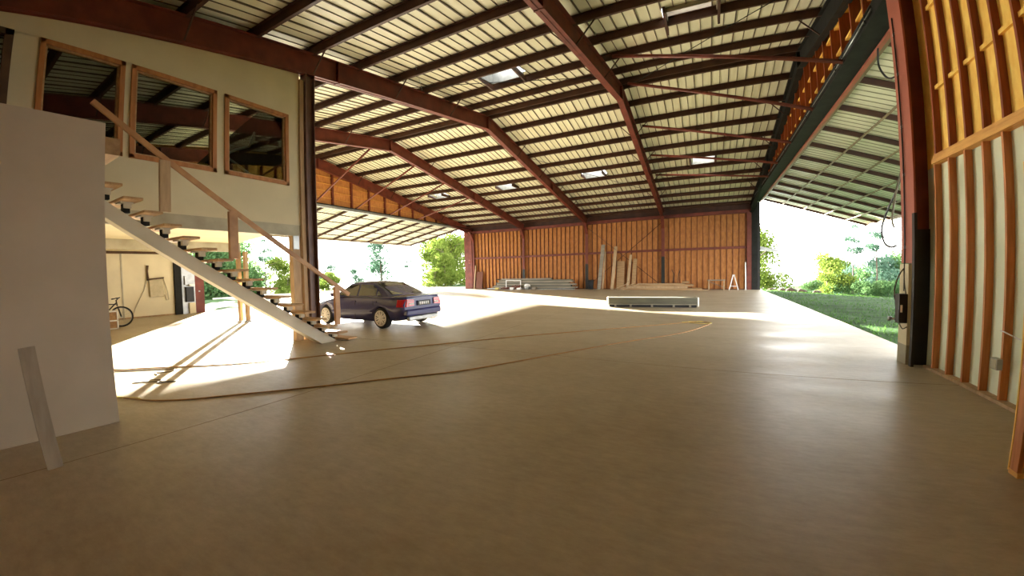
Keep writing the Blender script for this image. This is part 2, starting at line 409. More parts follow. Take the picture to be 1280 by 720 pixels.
# ------------------------------------------------------------------ rigid frames: rafters and columns
YN, YF_ = -33.3, .2
def rafter(name, x, label, m):
    t = thing(name, label, 'rafter', (x, YR, 8.28))
    kn = 2.0
    bot = [(YN, zbot(YN)-.05), (YR, 8.28), (YF_, zbot(YF_)-.05)]
    b = MB(); b.prism([(x-.008, YN, zbot(YN)-.05), (x-.008, YR, 8.28), (x-.008, YF_, zbot(YF_)-.05), (x-.008, YF_, ztop(YF_)), (x-.008, YR, 8.86), (x-.008, YN, ztop(YN))], (.016, 0, 0))
    b.build('web', m, t)
    for nm, f in (('bottom_flange', lambda y: zbot(y)), ('top_flange', lambda y: ztop(y))):
        b = MB()
        for ya, yb in ((YN, YR), (YR, YF_)): b.bar((x, ya, f(ya)), (x, yb, f(yb)), .22, .018)
        b.build(nm, m, t)
    MB().box((x-.11, YR-.03, 8.28), (x+.11, YR+.03, 8.86)).build('splice_plate', m, t)
    for y in (YR-8.2, YR+8.2): MB().box((x-.11, y-.02, zbot(y)-.03), (x+.11, y+.02, ztop(y))).build('splice_plate', m, t)
    for s_ in (1, -1):
        for i in (2, 4, 6, 8):
            y = YR + s_ * 1.5 * i
            for sx in (1, -1):
                if (x > -1 and sx > 0) or (x < -24 and sx < 0): continue
                bb = MB(); bb.bar((x+sx*.1, y, zbot(y)+.03), (x+sx*.62, y, zpur(y)-.08), .03, .03)
                bb.build('flange_brace', M['purlin'], t)
    return t
rafter('steel_rafter', 0, 'black steel rafter along the right gable above the large door opening', M['blacksteel'])
rafter('steel_rafter', -B, 'red steel rafter running overhead, first to the left of the black one', M['red'])
rafter('steel_rafter', -2*B, 'red steel rafter that runs over the loft front wall', M['red'])
rafter('steel_rafter', -3*B, 'red steel rafter second from the left hangar opening', M['red'])
rafter('steel_rafter', -4*B, 'red steel rafter along the left gable above the left door', M['red'])

def column(x, label, m, base=None, haunch=True, w=.24):
    t = thing('steel_column', label, 'column', (x, .2, 0))
    zt = zbot(.2)
    b = MB(); b.box((x-.008, .0, 0), (x+.008, .42, zt)); 
    b.prism([(x-.008, 0, zt), (x-.008, -.75, zbot(-.75)), (x-.008, 0, zt-.8)], (.016, 0, 0))
    b.build('web', m, t)
    b = MB(); b.box((x-w/2, -.015, 0), (x+w/2, .005, zt-.7)); b.bar((x, 0, zt-.75), (x, -.72, zbot(-.75)), w, .018); b.build('front_flange', m, t)
    b = MB(); b.box((x-w/2, .41, 0), (x+w/2, .43, zt+.3)); b.build('rear_flange', m, t)
    b = MB(); b.box((x-.2, -.12, 0), (x+.2, .45, .02)); b.build('base_plate', M['black'], t)
    if base:
        b = MB(); b.box((x-w/2-.006, -.022, .02), (x+w/2+.006, .0, base)); b.box((x-.016, .0, .02), (x+.016, .4, base)); b.build('painted_base', M['black'], t)
    return t
column(-3*B, 'red steel wall column between the two left timber bays of the far wall', M['red'], 1.9)
column(-2*B, 'red steel wall column in the middle of the far wall with black lower part', M['red'], 2.2)
column(-B, 'red steel wall column second from right on the far wall, black foot', M['red'], 2.6)
column(-4*B+.38, 'dark red column at the left end of the far timber wall', M['red'])
# far right corner column: wide, half red half black
t = thing('steel_column', 'wide dark corner column where the far wall meets the right opening', 'column', (-.1, 0, 0))
b = MB(); b.box((-.32, -.02, 0), (-.02, .3, 5.7)); b.build('red_face', M['red'], t)
b = MB(); b.box((-.02, -.05, 0), (.36, .38, 6.3)); b.build('black_face', M['blacksteel'], t)
b = MB(); b.box((.36, -.05, 0), (.52, .38, 6.3)); b.build('jamb', M['black'], t)

# near right jamb column
t = thing('steel_column', 'tall red column at the near side of the right opening, black at the bottom', 'column', (.2, -24.1, 0))
zt = zbot(-24.1)
b = MB(); b.box((.0, -24.2, 1.66), (.03, -23.72, zt)); b.build('lit_flange', M['redlight'], t)  # light falling on this face is carried by its paler colour
b = MB(); b.box((.03, -24.0, 0), (.40, -23.97, zt)); b.build('web', M['red'], t)
b = MB(); b.box((.385, -24.2, 0), (.415, -23.72, zt)); b.build('rear_flange', M['red'], t)
b = MB(); b.box((-.008, -24.22, 0), (.036, -24.14, 2.45)); b.box((.036, -24.04, 0), (.38, -24.0, 2.2)); b.box((.375, -24.215, 0), (.425, -24.1, 2.2)); b.build('painted_base', M['black'], t)
b = MB()
for z in (1.9, 3.1, 3.9, 4.8, 5.5): b.box((-.012, -23.9, z), (.0, -23.84, z+.05))
b.build('conduit_clip', M['whiteplastic'], t)
b = MB(); b.tube([(-.02, -23.9, z) for z in (1.2, 2, 3, 4, 5, 5.8)], .012); b.build('conduit', M['black'], t)

# ------------------------------------------------------------------ far stud wall
wf = empty_struct('wall_far', (-12.2, .4, 0))
b = MB(); b.box((-24.6, .36, 0), (.1, .40, 5.75)); b.build('sheathing', M['osbo'], wf)
MB().box((-24.6, .33, 5.75), (.1, .40, 6.36)).build('closure_strip', M['purlin'], wf)
b = MB(); b.box((-.019, -.07, 0), (.019, .07, 1)); s0 = b.build('stud', M['farstud'], wf)
for v in s0.data.vertices: v.co += V((-12.2, .4, 0))
first = True
sp = B / 15
stx = []
for bay in range(4):
    for i in range(1, 15):
        stx.append(-B*(bay+1) + i*sp)
for x in stx:
    o = s0 if first else s0.copy()
    if not first: COL.objects.link(o); o.parent = wf
    first = False
    o.location = V((x, .29, .05)) - V((-12.2, .4, 0)); o.scale = (1, 1, 5.55)
for nm, z in (('lower', 2.55), ('upper', 4.25)):
    for bay in range(4):
        b = MB()
        for i in range(15):
            xa = -B*(bay+1)+i*sp+.02; dz = random.choice((0, 0, .04, -.12, .1))
            if (i % 5) == 4: continue
            b.box((xa, .29, z+dz), (xa+sp-.04, .36, z+dz+.04))
        b.build('blocking', M['stud'], wf)
for bay in range(4):
    b = MB(); xa, xb = -B*(bay+1)+.0, -B*bay
    b.box((xa+.03, .13, 3.02), (xb-.03, .21, 3.20)); o = b.build('wall_girt', M['red'], wf)
b = MB(); b.box((-24.5, .16, 0), (0, .36, .045)); b.build('sole_plate', M['farstud'], wf)
b = MB(); b.box((-24.5, .05, 5.60), (0, .30, 5.85)); tag(b.build('eave_beam', M['red']), 'red steel eave beam along the top of the far timber wall', 'beam')
# rod bracing in the third bay
for i, (a, c) in enumerate((((-12.1, .05, 5.3), (-6.2, .05, .3)), ((-12.1, .10, .3), (-6.2, .10, 5.3)))):
    b = MB(); b.tube([a, c], .02, 6)
    o = b.build('brace_rod', M['purlin']); tag(o, ['thin diagonal brace rod falling to the right across the far wall bay with leaning boards', 'thin diagonal brace rod rising to the right across the far wall bay with leaning boards'][i], 'brace rod')

# ------------------------------------------------------------------ stud walls on the gables
def stud_run(wall, x_in, x_out, ys, z0f, z1f, m, half=.019, name='stud'):
    """studs between inner x and outer x, at ys"""
    for y in ys:
        b = MB(); z0, z1 = z0f(y), z1f(y)
        b.box((min(x_in, x_out), y-half, z0), (max(x_in, x_out), y+half, z1)); b.build(name, m, wall)
# right gable: near section, y -24.2 .. -33.3
wr = empty_struct('wall_right', (.3, -28.5, 0))
ZPL = 3.15
XI, XO = .20, .292
b = MB(); b.box((XO, -33.4, 0), (XO+.03, -24.0, ZPL)); b.build('insulation_panel', M['insul'], wr)
b = MB(); b.prism([(XO, -33.4, ZPL), (XO, -23.9, ZPL), (XO, -23.9, zpan(-23.9)-.01), (XO, -33.4, zpan(-33.4)-.01)], (.03, 0, 0)); b.build('osb_panel', M['osb'], wr)
ys = [-24.42 - .425*i for i in range(21)]
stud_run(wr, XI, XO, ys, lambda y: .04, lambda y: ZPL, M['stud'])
stud_run(wr, XI, XO, [y-.05 for y in ys], lambda y: ZPL+.15, lambda y: ztop(y), M['studshade'], .022)
b = MB(); b.box((XI-.03, -33.4, 0), (XO, -24.22, .042)); b.build('sole_plate', M['wood'], wr)
b = MB(); b.box((XI-.05, -33.4, ZPL), (XO, -24.45, ZPL+.07)); b.box((XI-.02, -33.4, ZPL+.075), (XO, -24.45, ZPL+.14)); b.build('top_plate', M['plate'], wr)
for zb in (4.28, 5.55):
    for y0 in [-.05+q for q in ys]:
        b = MB(); b.box((XI+.045, y0-.425+.022, zb), (XO, y0-.022, zb+.06)); b.build('blocking', M['osb'], wr)
# right gable: above the door
ZHR = 6.42
wg = empty_struct('wall_right_gable', (.3, -12, ZHR))
b = MB(); b.prism([(XO, -24.0, ZHR), (XO, YR, ZHR), (XO, .4, ZHR), (XO, .4, zpan(.4)-.01), (XO, YR, 9.06), (XO, -24.0, zpan(-24.0)-.01)], (.03, 0, 0)); b.build('osb_panel', M['osb'], wg)
gy = [-24.0 + .81*i for i in range(1, 30)]
stud_run(wg, XI-.14, XO, gy, lambda y: ZHR, lambda y: ztop(y), M['studshade'], .03)
for zb in (7.0, 7.7):
    b = MB()
    for y in gy:
        if ztop(y) > zb+.3: b.box((XI-.05, y+.03, zb), (XO, y+.78, zb+.06))
    b.build('blocking', M['osb'], wg)

# door header beam on the right with cables
t = thing('door_header', 'long dark header beam over the right hangar opening carrying cables', 'beam', (.3, -12, 6.4))
b = MB(); b.box((.02, -24.0, 6.37), (.58, .1, 6.66)); b.build('beam', M['blacksteel'], t)
b = MB(); b.box((.05, -24.0, 6.66), (.30, .1, 6.69)); b.build('top_angle', M['black'], t)
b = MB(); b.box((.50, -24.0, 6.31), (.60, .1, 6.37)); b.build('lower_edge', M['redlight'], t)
for i, z in enumerate((6.44, 6.50, 6.56)):
    b = MB(); b.tube([(.0-.004*i, y, z+.008*math.sin(y)) for y in range(-23, 1, 2)], .014, 6); b.build('conduit', M['steelgrey'] if i == 1 else M['black'], t)
for y in (-22.6, -20.4, -17, -13, -9, -5): MB().box((-.02, y-.02, 6.42), (.02, y+.02, 6.6)).build('clip', M['black'], t)

# left gable wall above the door
ZHL = 6.05
wl = empty_struct('wall_left_gable', (-24.5, -12, ZHL))
XL_ = -24.62
b = MB(); b.prism([(XL_-.03, -33.4, ZHL), (XL_-.03, .4, ZHL), (XL_-.03, .4, zpan(.4)-.01), (XL_-.03, YR, 9.06), (XL_-.03, -33.4, zpan(-33.4)-.01)], (.03, 0, 0)); b.build('osb_panel', M['osbo'], wl)
for i in range(16):
    y = -23.0 + 1.5*i
    b = MB(); b.box((XL_, y-.06, ZHL), (XL_+.14, y+.06, ztop(y))); b.build('gable_post', M['red'], wl)
for zb in (6.55, 7.0, 7.45, 7.9):
    b = MB()
    for i in range(15):
        y = -23.0 + 1.5*i
        if ztop(y) > zb + .2 and ztop(y+1.5) > zb + .2: b.box((XL_, y+.06, zb), (XL_+.06, y+1.44, zb+.035))
    b.build('blocking', M['plate'], wl)
t = thing('door_header', 'long grey header beam over the left hangar opening', 'beam', (-24.5, -12, 6))
b = MB(); b.box((-24.66, -23.4, 5.93), (-24.38, -.1, 6.08)); b.build('beam', M['steelgrey'], t)
b = MB(); b.box((-24.40, -23.4, 6.08), (-24.32, -.1, 6.14)); b.build('top_angle', M['blacksteel'], t)

# ------------------------------------------------------------------ open hangar doors
def hangar_door(name, label, xh, zh, xo, zo, y0, y1, members, ntube, tm):
    t = thing(name, label, 'hangar door', (xh, (y0+y1)/2, zh))
    d = V((xo-xh, 0, zo-zh)); L = d.length; d.normalize(); n = V((-d.z, 0, d.x)); n = n if n.z > 0 else -n
    P = lambda s_, y, h: V((xh, y, zh)) + d*s_ + n*h
    b = MB(); N = int((y1-y0)/.3); wd = .012
    for i in range(N):
        ya, yb = y0+(y1-y0)*i/N, y0+(y1-y0)*(i+1)/N
        b.mi = 0; b.quad(P(0,ya,.16), P(L,ya,.16), P(L,yb,.16), P(0,yb,.16)); b.quad(P(0,ya,.19), P(L,ya,.19), P(L,yb,.19), P(0,yb,.19))
        b.mi = 1
        b.quad(P(0,ya-wd,.145), P(L,ya-wd,.145), P(L,ya+wd,.145), P(0,ya+wd,.145))
        b.quad(P(0,ya-wd,.16), P(L,ya-wd,.16), P(L,ya-wd,.145), P(0,ya-wd,.145)); b.quad(P(0,ya+wd,.16), P(L,ya+wd,.16), P(L,ya+wd,.145), P(0,ya+wd,.145))
    b.build('sheet_panel', [M['doorsheet'], M['doorseam']], t, recalc=False)
    for y in members:
        bb = MB(); bb.bar(P(0,y,.07), P(L,y,.07), .075, .15, up=n); bb.build('cross_member', M['purlin'], t)
    for i in range(1, ntube):
        s_ = L*i/ntube; bb = MB(); bb.bar(P(s_,y0,-.02), P(s_,y1,-.02), .055, .05, up=n); bb.build('tube', M[tm], t)
    b = MB(); b.bar(P(L,y0,.07), P(L,y1,.07), .08, .2, up=n); b.bar(P(.04,y0,.07), P(.04,y1,.07), .08, .2, up=n); b.build('edge_frame', M['tube'], t)
    b = MB()
    for i in range(9):
        y = y0+.6+(y1-y0-1.2)*i/8; b.tube([P(-.05,y-.1,.1), P(-.05,y+.1,.1)], .04, 8)
    b.build('hinge', M['blacksteel'], t)
    return t
hangar_door('hangar_door', 'raised right hangar door leaf held out like a canopy over the lawn', .66, 6.42, 6.95, 4.25, -23.7, -.05,
            [-23.6] + [-21.6+1.97*i for i in range(11)] + [-.12], 5, 'tube')
hangar_door('hangar_door', 'raised left hangar door leaf tilted out as a canopy beyond the parked car', -24.72, 6.20, -31.83, 4.68, -23.3, -.3,
            [-23.2] + [-21.2+1.88*i for i in range(11)] + [-.36], 5, 'purlin')

# struts from roof to door headers
ups = [((-5.71,-19.7,8.42),(.0,-21.0,6.40)), ((-5.72,-17.0,8.72),(.0,-17.9,6.40)), ((-5.72,-13.4,8.3),(.0,-14.4,6.40)), ((-5.75,-10.2,7.8),(.0,-11.2,6.40)), ((-5.8,-7.4,7.35),(.0,-8.3,6.40))]
for i, (a, c) in enumerate(ups):
    b = MB(); b.tube([a, c], .055, 8); o = b.build('brace_strut', M['red'])
    tag(o, f'red tubular strut from roof to right door header, {ORD[i]} from the near end', 'strut', 'struts to the right header')
ups = [((-18.35,-17.93,8.1),(-24.5,-16.84,6.12)), ((-18.35,-14.69,7.95),(-24.5,-13.77,6.12)), ((-18.35,-11.88,7.5),(-24.5,-10.66,6.12)), ((-18.35,-8.99,7.05),(-24.5,-7.63,6.12))]
for i, (a, c) in enumerate(ups):
    b = MB(); b.tube([a, c], .05, 8); o = b.build('brace_strut', M['red'])
    tag(o, f'red tubular strut slanting down to the left door header, {ORD[i]} from the loft', 'strut', 'struts to the left header')
# hanging wire and roof tie rods
b = MB(); b.tube([(-12.15,-21.22,8.2), (-11.0,-22.9,zpan(-22.9)-.05)], .008, 5); tag(b.build('wire', M['steelgrey']), 'thin pale wire hanging from the roof to the long rafter above the loft', 'wire')
for i, (a, c) in enumerate((((-12.1,-22.0,zpur(-22)-.13),(-6.2,-18.1,zpur(-18.1)-.13)), ((-12.1,-12.2,zpur(-12.2)-.13),(-6.2,-4.5,zpur(-4.5)-.13)), ((-6.0,-16.4,zpur(-16.4)-.14),(-.2,-22.6,zpur(-22.6)-.14)))):
    b = MB(); b.tube([a, c], .012, 5); tag(b.build('tie_rod', M['blacksteel']), ['thin tie rod crossing under the centre bay of the near roof slope', 'thin tie rod crossing under the centre bay of the far roof slope', 'thin tie rod under the right bay of the near roof slope'][i], 'tie rod')

# ------------------------------------------------------------------ left gable lower wall under the loft
wll = empty_struct('wall_left', (-24.4, -28, 0))
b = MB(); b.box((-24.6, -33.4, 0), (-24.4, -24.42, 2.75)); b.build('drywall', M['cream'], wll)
b = MB(); b.box((-24.42, -33.4, 2.75), (-24.34, -24.0, 3.10)); b.box((-24.6, -33.4, 2.75), (-24.42, -24.0, 6.1)); b.build('dark_band', M['darkroom'], wll)
b = MB(); b.box((-24.40, -26.42, 0), (-24.385, -26.36, 2.75)); b.build('panel_edge', M['beamw'], wll)
b = MB(); b.box((-24.40, -33.4, 0), (-24.385, -24.42, .06)); b.build('base_line', M['lumber'], wll)
t = thing('door_jamb', 'dark post at the near edge of the left opening beside the cream wall', 'post', (-24.4, -24.25, 0))
b = MB(); b.box((-24.55, -24.42, 0), (-24.25, -24.14, 6.0)); b.build('post', M['blacksteel'], t)
t = thing('control_panel', 'grey control box with black cables on the wall between dark post and red board', 'control box', (-24.4, -24.0, 0))
b = MB(); b.box((-24.55, -24.14, 0), (-24.35, -23.55, 2.6)); b.build('backing_board', M['steelgrey'], t)
b = MB(); b.box((-24.35, -23.98, .55), (-24.20, -23.66, 1.25)); b.build('housing', M['black'], t)
b = MB(); b.box((-24.35, -24.0, 1.35), (-24.25, -23.85, 1.75)); b.build('switch_box', M['steelgrey'], t)
b = MB(); b.box((-24.22, -23.86, 1.28), (-24.18, -23.62, 1.38)); b.build('label_plate', M['whiteplastic'], t)
b = MB(); b.box((-24.35, -23.86, 0), (-24.24, -23.6, .5)); b.build('floor_box', M['cream'], t)
t = thing('jamb_board', 'upright rust red board closing the left opening at its near edge', 'board', (-24.4, -23.45, 0))
b = MB(); b.box((-24.5, -23.55, .0), (-24.36, -23.15, 2.25)); b.build('board', M['red'], t)
b = MB(); b.box((-24.36, -23.4, 1.0), (-24.33, -23.34, 1.05)); b.build('latch', M['steelgrey'], t)

# canvas tank on the wall
t = thing('canvas_tank', 'beige canvas bag hung from a bar on the cream wall under the loft', 'bag', (-24.35, -25.15, .85))
b = MB(); b.prism([(-24.38, -25.42, 1.62), (-24.38, -24.90, 1.62), (-24.38, -24.84, .86), (-24.38, -25.40, .86)], (.10, 0, 0)); b.build('bag', M['bag'], t, bevel=.03)
b = MB(); b.tube([(-24.30, -25.46, 1.64), (-24.30, -24.84, 1.70)], .03, 8); b.build('bar', M['darkroom'], t)
b = MB(); b.tube([(-24.33, -25.44, 1.6), (-24.33, -25.46, 2.0), (-24.33, -25.44, 2.25)], [.05,.035,.05], 8); b.build('pump', M['darkroom'], t)
b = MB(); b.tube([(-24.33, -24.86, 1.68), (-24.3, -24.72, 1.1), (-24.3, -24.68, .72), (-24.3, -24.78, .7), (-24.31, -24.84, .95)], .022, 6); b.build('strap', M['bag'], t)
b = MB(); b.tube([(-24.36, -25.46, 1.7), (-24.36, -25.6, 1.2), (-24.36, -25.95, .45), (-24.36, -26.1, .1)], .012, 5); b.build('cable', M['beamw'], t)

# bicycle
t = thing('bicycle', 'dark bicycle parked against the cream wall under the loft', 'bicycle', (-21.0, -27.7, 0))
def bike():
    o = V((-21.05, -27.35, 0)); ax = V((.42, .9, 0)).normalized()      # heading
    side = V((ax.y, -ax.x, 0))
    q = lambda f, z, s_=0: o + ax*f + side*s_ + V((0,0,z))
    for f in (0, -1.05):
        r = .34
        ring = [q(f + r*math.cos(a), .36 + r*math.sin(a)) for a in [2*math.pi*i/28 for i in range(29)]]
        wh = MB().tube(ring, .026, 8, cap=False).build('wheel', M['rubber'], t)
        bb = MB().tube([q(f+(r-.03)*math.cos(a), .36+(r-.03)*math.sin(a)) for a in [2*math.pi*i/28 for i in range(29)]], .012, 6, cap=False)
        for i in range(14):
            a = 2*math.pi*i/14; bb.tube([q(f, .36), q(f+.31*math.cos(a), .36+.31*math.sin(a))], .003, 4)
        bb.tube([q(f, .36, -.04), q(f, .36, .04)], .022, 8); bb.build('rim', M['steelgrey'], wh)
    b = MB()
    b.tube([q(-.12, .86), q(-.52, .42)], .02); b.tube([q(-.14, .80), q(-.68, .82)], .018); b.tube([q(-.68, .86), q(-.52, .42)], .018)
    b.tube([q(-.52, .42), q(-1.05, .36)], .014); b.tube([q(-.67, .8), q(-1.05, .36)], .012)
    b.build('frame', M['black'], t)
    b = MB(); b.tube([q(-.13, .95), q(-.10, .74)], .022); 
    for s_ in (-.05, .05): b.tube([q(-.09, .72, s_), q(0, .36, s_)], .014)
    b.build('fork', M['black'], t)
    b = MB(); b.tube([q(-.16, 1.0, -.32), q(-.05, 1.03, -.2), q(-.08, .99, 0), q(-.05, 1.03, .2), q(-.16, 1.0, .32)], .016); b.tube([q(-.08, .99), q(-.13, .92)], .018); b.build('handlebar', M['black'], t)
    for s_ in (1, -1): MB().tube([q(-.16, 1.0, .22*s_), q(-.18, 1.0, .36*s_)], .022).build('grip', M['rubber'], t)
    b = MB(); b.tube([q(-.56, .98), q(-.72, .99), q(-.86, 1.0)], [.03, .06, .08], 8); b.build('saddle', M['rubber'], t)
    b = MB(); b.tube([q(-.52, .42, -.05), q(-.52, .42, .05)], .07, 10); b.tube([q(-.52,.42,.07), q(-.42,.28,.07)], .012); b.build('crank', M['steelgrey'], t)
bike()
t = thing('storage_shelf', 'small white framed cabinet with brown fronts next to the bicycle', 'cabinet', (-20.5, -27.85, 0))
b = MB()
for z in (.0, .27, .58): b.box((-20.75, -28.3, z), (-20.35, -27.62, z+.04))
b.box((-20.75, -27.66, 0), (-20.35, -27.62, .62)); b.box((-20.75, -28.3, 0), (-20.35, -28.26, .62)); b.build('frame', M['whiteplastic'], t)
b = MB(); b.box((-20.72, -28.26, .04), (-20.40, -27.66, .27)); b.box((-20.72, -28.26, .31), (-20.40, -27.66, .58)); b.build('front', M['lumber'], t)

# ------------------------------------------------------------------ loft
XF = -12.20
wlo = empty_struct('wall_loft', (XF, -29.5, 2.9))
WIN = [(-27.76, -26.27), (-29.47, -27.92), (-30.85, -29.57)]
ZS, ZT = 3.85, 5.60
DY = (-32.3, -31.22)
def wallbox(y0, y1, z0, z1=None):
    b = MB()
    if z1 is None: b.prism([(XF-.14, y0, z0), (XF-.14, y1, z0), (XF-.14, y1, zbot(y1)-.02), (XF-.14, y0, zbot(y0)-.02)], (.14, 0, 0))
    else: b.box((XF-.14, y0, z0), (XF, y1, z1))
    return b
b = MB()
b.box((XF-.14, -33.3, 2.9), (XF, -25.98, ZS))
for a, c in ((-26.27, -25.98), (-27.92, -27.76), (-29.57, -29.47), (-31.22, -30.85), (-33.3, -32.3)): b.box((XF-.14, a, ZS), (XF, c, ZT))
b.prism([(XF-.14, -33.3, ZT), (XF-.14, -25.98, ZT), (XF-.14, -25.98, zbot(-25.98)-.02), (XF-.14, -33.3, zbot(-33.3)-.02)], (.14, 0, 0))
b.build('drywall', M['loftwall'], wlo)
for i, (y0, y1) in enumerate(WIN):
    t = empty_struct(f'window_{i+1}', (XF, (y0+y1)/2, ZS))
    b = MB(); fw = .085
    for lo, hi in (((y0, ZS), (y1, ZS+fw)), ((y0, ZT-fw), (y1, ZT)), ((y0, ZS), (y0+fw, ZT)), ((y1-fw, ZS), (y1, ZT))):
        b.box((XF-.12, lo[0], lo[1]), (XF+.035, hi[0], hi[1]))
    f = b.build('frame', M['frame'], t, bevel=.008)
    b = MB(); g = fw+.03
    for lo, hi in (((y0+fw, ZS+fw), (y1-fw, ZS+g)), ((y0+fw, ZT-g), (y1-fw, ZT-fw)), ((y0+fw, ZS+fw), (y0+g, ZT-fw)), ((y1-g, ZS+fw), (y1-fw, ZT-fw))):
        b.box((XF-.09, lo[0], lo[1]), (XF-.01, hi[0], hi[1]))
    b.build('stop_bead', M['tread'], t)
    b = MB(); b.box((XF-.06, y0+fw, ZS+fw), (XF-.052, y1-fw, ZT-fw)); b.build('pane', M['pane'], t)
t = empty_struct('door_1', (XF, -31.75, 3.3))
b = MB()
b.box((XF-.1, -32.3, 3.85), (XF+.03, -32.2, 5.6)); b.box((XF-.1, -31.34, 3.85), (XF+.03, -31.22, 5.6)); b.box((XF-.1, -32.3, 5.5), (XF+.03, -31.22, 5.6))
b.build('frame', M['darkroom'], t)
b = MB(); b.box((XF-.06, -32.2, 3.9), (XF-.05, -31.34, 5.5)); b.build('pane', M['pane'], t)
# loft slab, ceiling below, beams
struct(MB().prism([(-12.34, -33.3, 2.86), (-12.34, -25.98, 2.86), (-18.3, -24.55, 2.86), (-24.45, -23.6, 2.86), (-24.45, -33.3, 2.86)], (0, 0, .36)).build('ceiling_under_loft', M['cream']))
struct(MB().prism([(-12.36, -26.12, 3.22), (-12.36, -25.98, 3.22), (-24.4, -23.75, 3.22), (-24.4, -23.9, 3.22)], (0, 0, 3.2)).build('wall_loft_far', M['darkroom']))
o = MB().box((-12.33, -33.3, 2.63), (-12.205, -26.0, 2.9)).build('loft_beam', M['beamw']); tag(o, 'pale painted beam along the lower front edge of the loft above the stairs', 'beam')
o = MB().box((-18.40, -33.3, 2.56), (-18.2, -24.45, 2.86)).build('loft_beam', M['beamw']); tag(o, 'pale inner beam under the loft ceiling resting on the twin posts', 'beam')
t = thing('timber_post', 'timber post under the loft front corner, behind the lower stair treads', 'post', (-12.27, -26.1, 0))
b = MB(); b.box((-12.36, -26.22, 0), (-12.2, -26.02, 2.63)); b.build('post', M['wood'], t); b = MB(); b.box((-12.2, -26.2, 2.3), (-12.19, -26.05, 2.63)); b.build('strap_plate', M['steelgrey'], t)
for (x, y, lb) in ((-18.24, -24.52, 'left slender timber post of the pair standing in sunlight under the loft'), (-17.96, -24.41, 'right slender timber post of the pair standing in sunlight under the loft')):
    t = thing('timber_post', lb, 'post', (x, y, 0))
    b = MB(); b.box((x-.075, y-.055, .0), (x+.075, y+.055, 2.56)); b.build('post', M['wood'], t); b = MB(); b.box((x-.09, y-.10, 0), (x+.09, y+.10, .04)); b.build('foot', M['steelgrey'], t)
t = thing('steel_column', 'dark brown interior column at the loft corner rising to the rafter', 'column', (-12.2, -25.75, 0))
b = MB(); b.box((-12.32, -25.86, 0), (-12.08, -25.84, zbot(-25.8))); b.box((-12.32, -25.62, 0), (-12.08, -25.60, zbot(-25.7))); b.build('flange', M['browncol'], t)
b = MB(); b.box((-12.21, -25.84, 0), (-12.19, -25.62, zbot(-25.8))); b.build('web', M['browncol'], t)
o = MB().box((-12.3, -25.985, 0.0), (-12.14, -25.885, 6.6)).build('timber_post', M['wood']); tag(o, 'tall pale timber post beside the dark loft corner column', 'post')
# loft contents seen through the window
t = thing('exercise_machine', 'grey tubular equipment standing behind the right loft window', 'equipment', (-13.4, -26.9, 3.22))
b = MB(); b.tube([(-13.2, -27.3, 4.55), (-13.2, -27.0, 4.75), (-13.2, -26.7, 4.9), (-13.2, -26.55, 5.3)], .03); b.tube([(-13.2, -27.2, 4.5), (-13.2, -26.4, 4.05)], .035); b.tube([(-13.2,-26.4,4.05), (-13.2, -26.3, 3.22)], .03); b.build('frame', M['steelgrey'], t)
b = MB(); b.box((-13.6, -27.6, 3.22), (-13.1, -27.0, 4.4)); b.build('body', M['rubber'], t, bevel=.08)

# white partition room with landing on top
XW = p_xw = -9.013
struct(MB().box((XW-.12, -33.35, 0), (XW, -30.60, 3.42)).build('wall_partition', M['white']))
struct(MB().box((-12.2, -30.72, 0), (XW-.12, -30.62, 3.1)).build('wall_partition_end', M['white']))
o = MB().box((-12.2, -33.3, 3.1), (XW-.12, -30.42, 3.3)).build('landing_floor', M['lumber']); struct(o)
t = thing('timber_board', 'pale timber board standing on end in front of the white partition wall', 'board', (-8.1, -31.4, 0))
b = MB(); b.bar((-8.02, -31.38, .0), (-8.12, -31.46, 1.08), .12, .04, up=(1, 0, 0)); b.build('board', M['paleboard'], t)

# staircase
t = thing('staircase', 'open staircase with one pale stringer and timber treads in front of the loft', 'staircase', (-11.4, -25.4, 0))
xr, xl = -10.92, -11.95; run, rise = .279, .1905
def ty(k): return -25.58 - run*k
def tz(k): return .075 + rise*k
b = MB(); sl = rise/run
y0s, y1s = -25.72, -30.42
# stringer slab profile (y,z)
pr = [(-25.75, 0), (-26.12, 0), (y1s, (-26.12-y1s)*sl*1.0), (y1s, (-26.12-y1s)*sl+.29), (-25.75, .03)]
pr = [(-25.74, .0), (-26.18, .0), (-30.42, 2.87), (-30.42, 3.14)]
b.prism([(-11.50, y, z) for y, z in pr], (.22, 0, 0)); b.build('stringer', M['stringer'], t, bevel=.01)
tr = MB().box((xl, -.14, -.045), (xr, .14, .0)).build('tread', M['tread'], t, bevel=.012)
bk = MB().box((-11.41, -.04, -.21), (-11.30, .06, -.065)).build('tread_bracket', M['blacksteel'], tr)
for v in tr.data.vertices: v.co += V(t['_w'])
for v in bk.data.vertices: v.co += V(t['_w'])
bl = MB(); bl.box((-11.46, -.10, -.068), (-11.19, .08, -.045)); bl.box((-11.25, -.05, -.145), (-11.19, .05, -.066)); bl = bl.build('tread_block', M['stringer'], tr)
for v in bl.data.vertices: v.co += V(t['_w'])
for kx in range(0, 17):
    loc = V((0, ty(kx), tz(kx)))
    if kx == 0: a, c, d_ = tr, bk, bl
    else:
        a = tr.copy(); COL.objects.link(a); a.parent = t; c = bk.copy(); COL.objects.link(c); c.parent = a
        d_ = bl.copy(); COL.objects.link(d_); d_.parent = a
    a.location = loc - V(t['_w']); c.location = (0,0,0); d_.location = (0,0,0)
rl = lambda y: 4.20 - .672*(y+30.16)
b = MB(); b.bar((-10.95, -30.32, rl(-30.32)), (-10.95, -25.62, rl(-25.62)), .05, .095); b.build('handrail', M['rail'], t, bevel=.01)
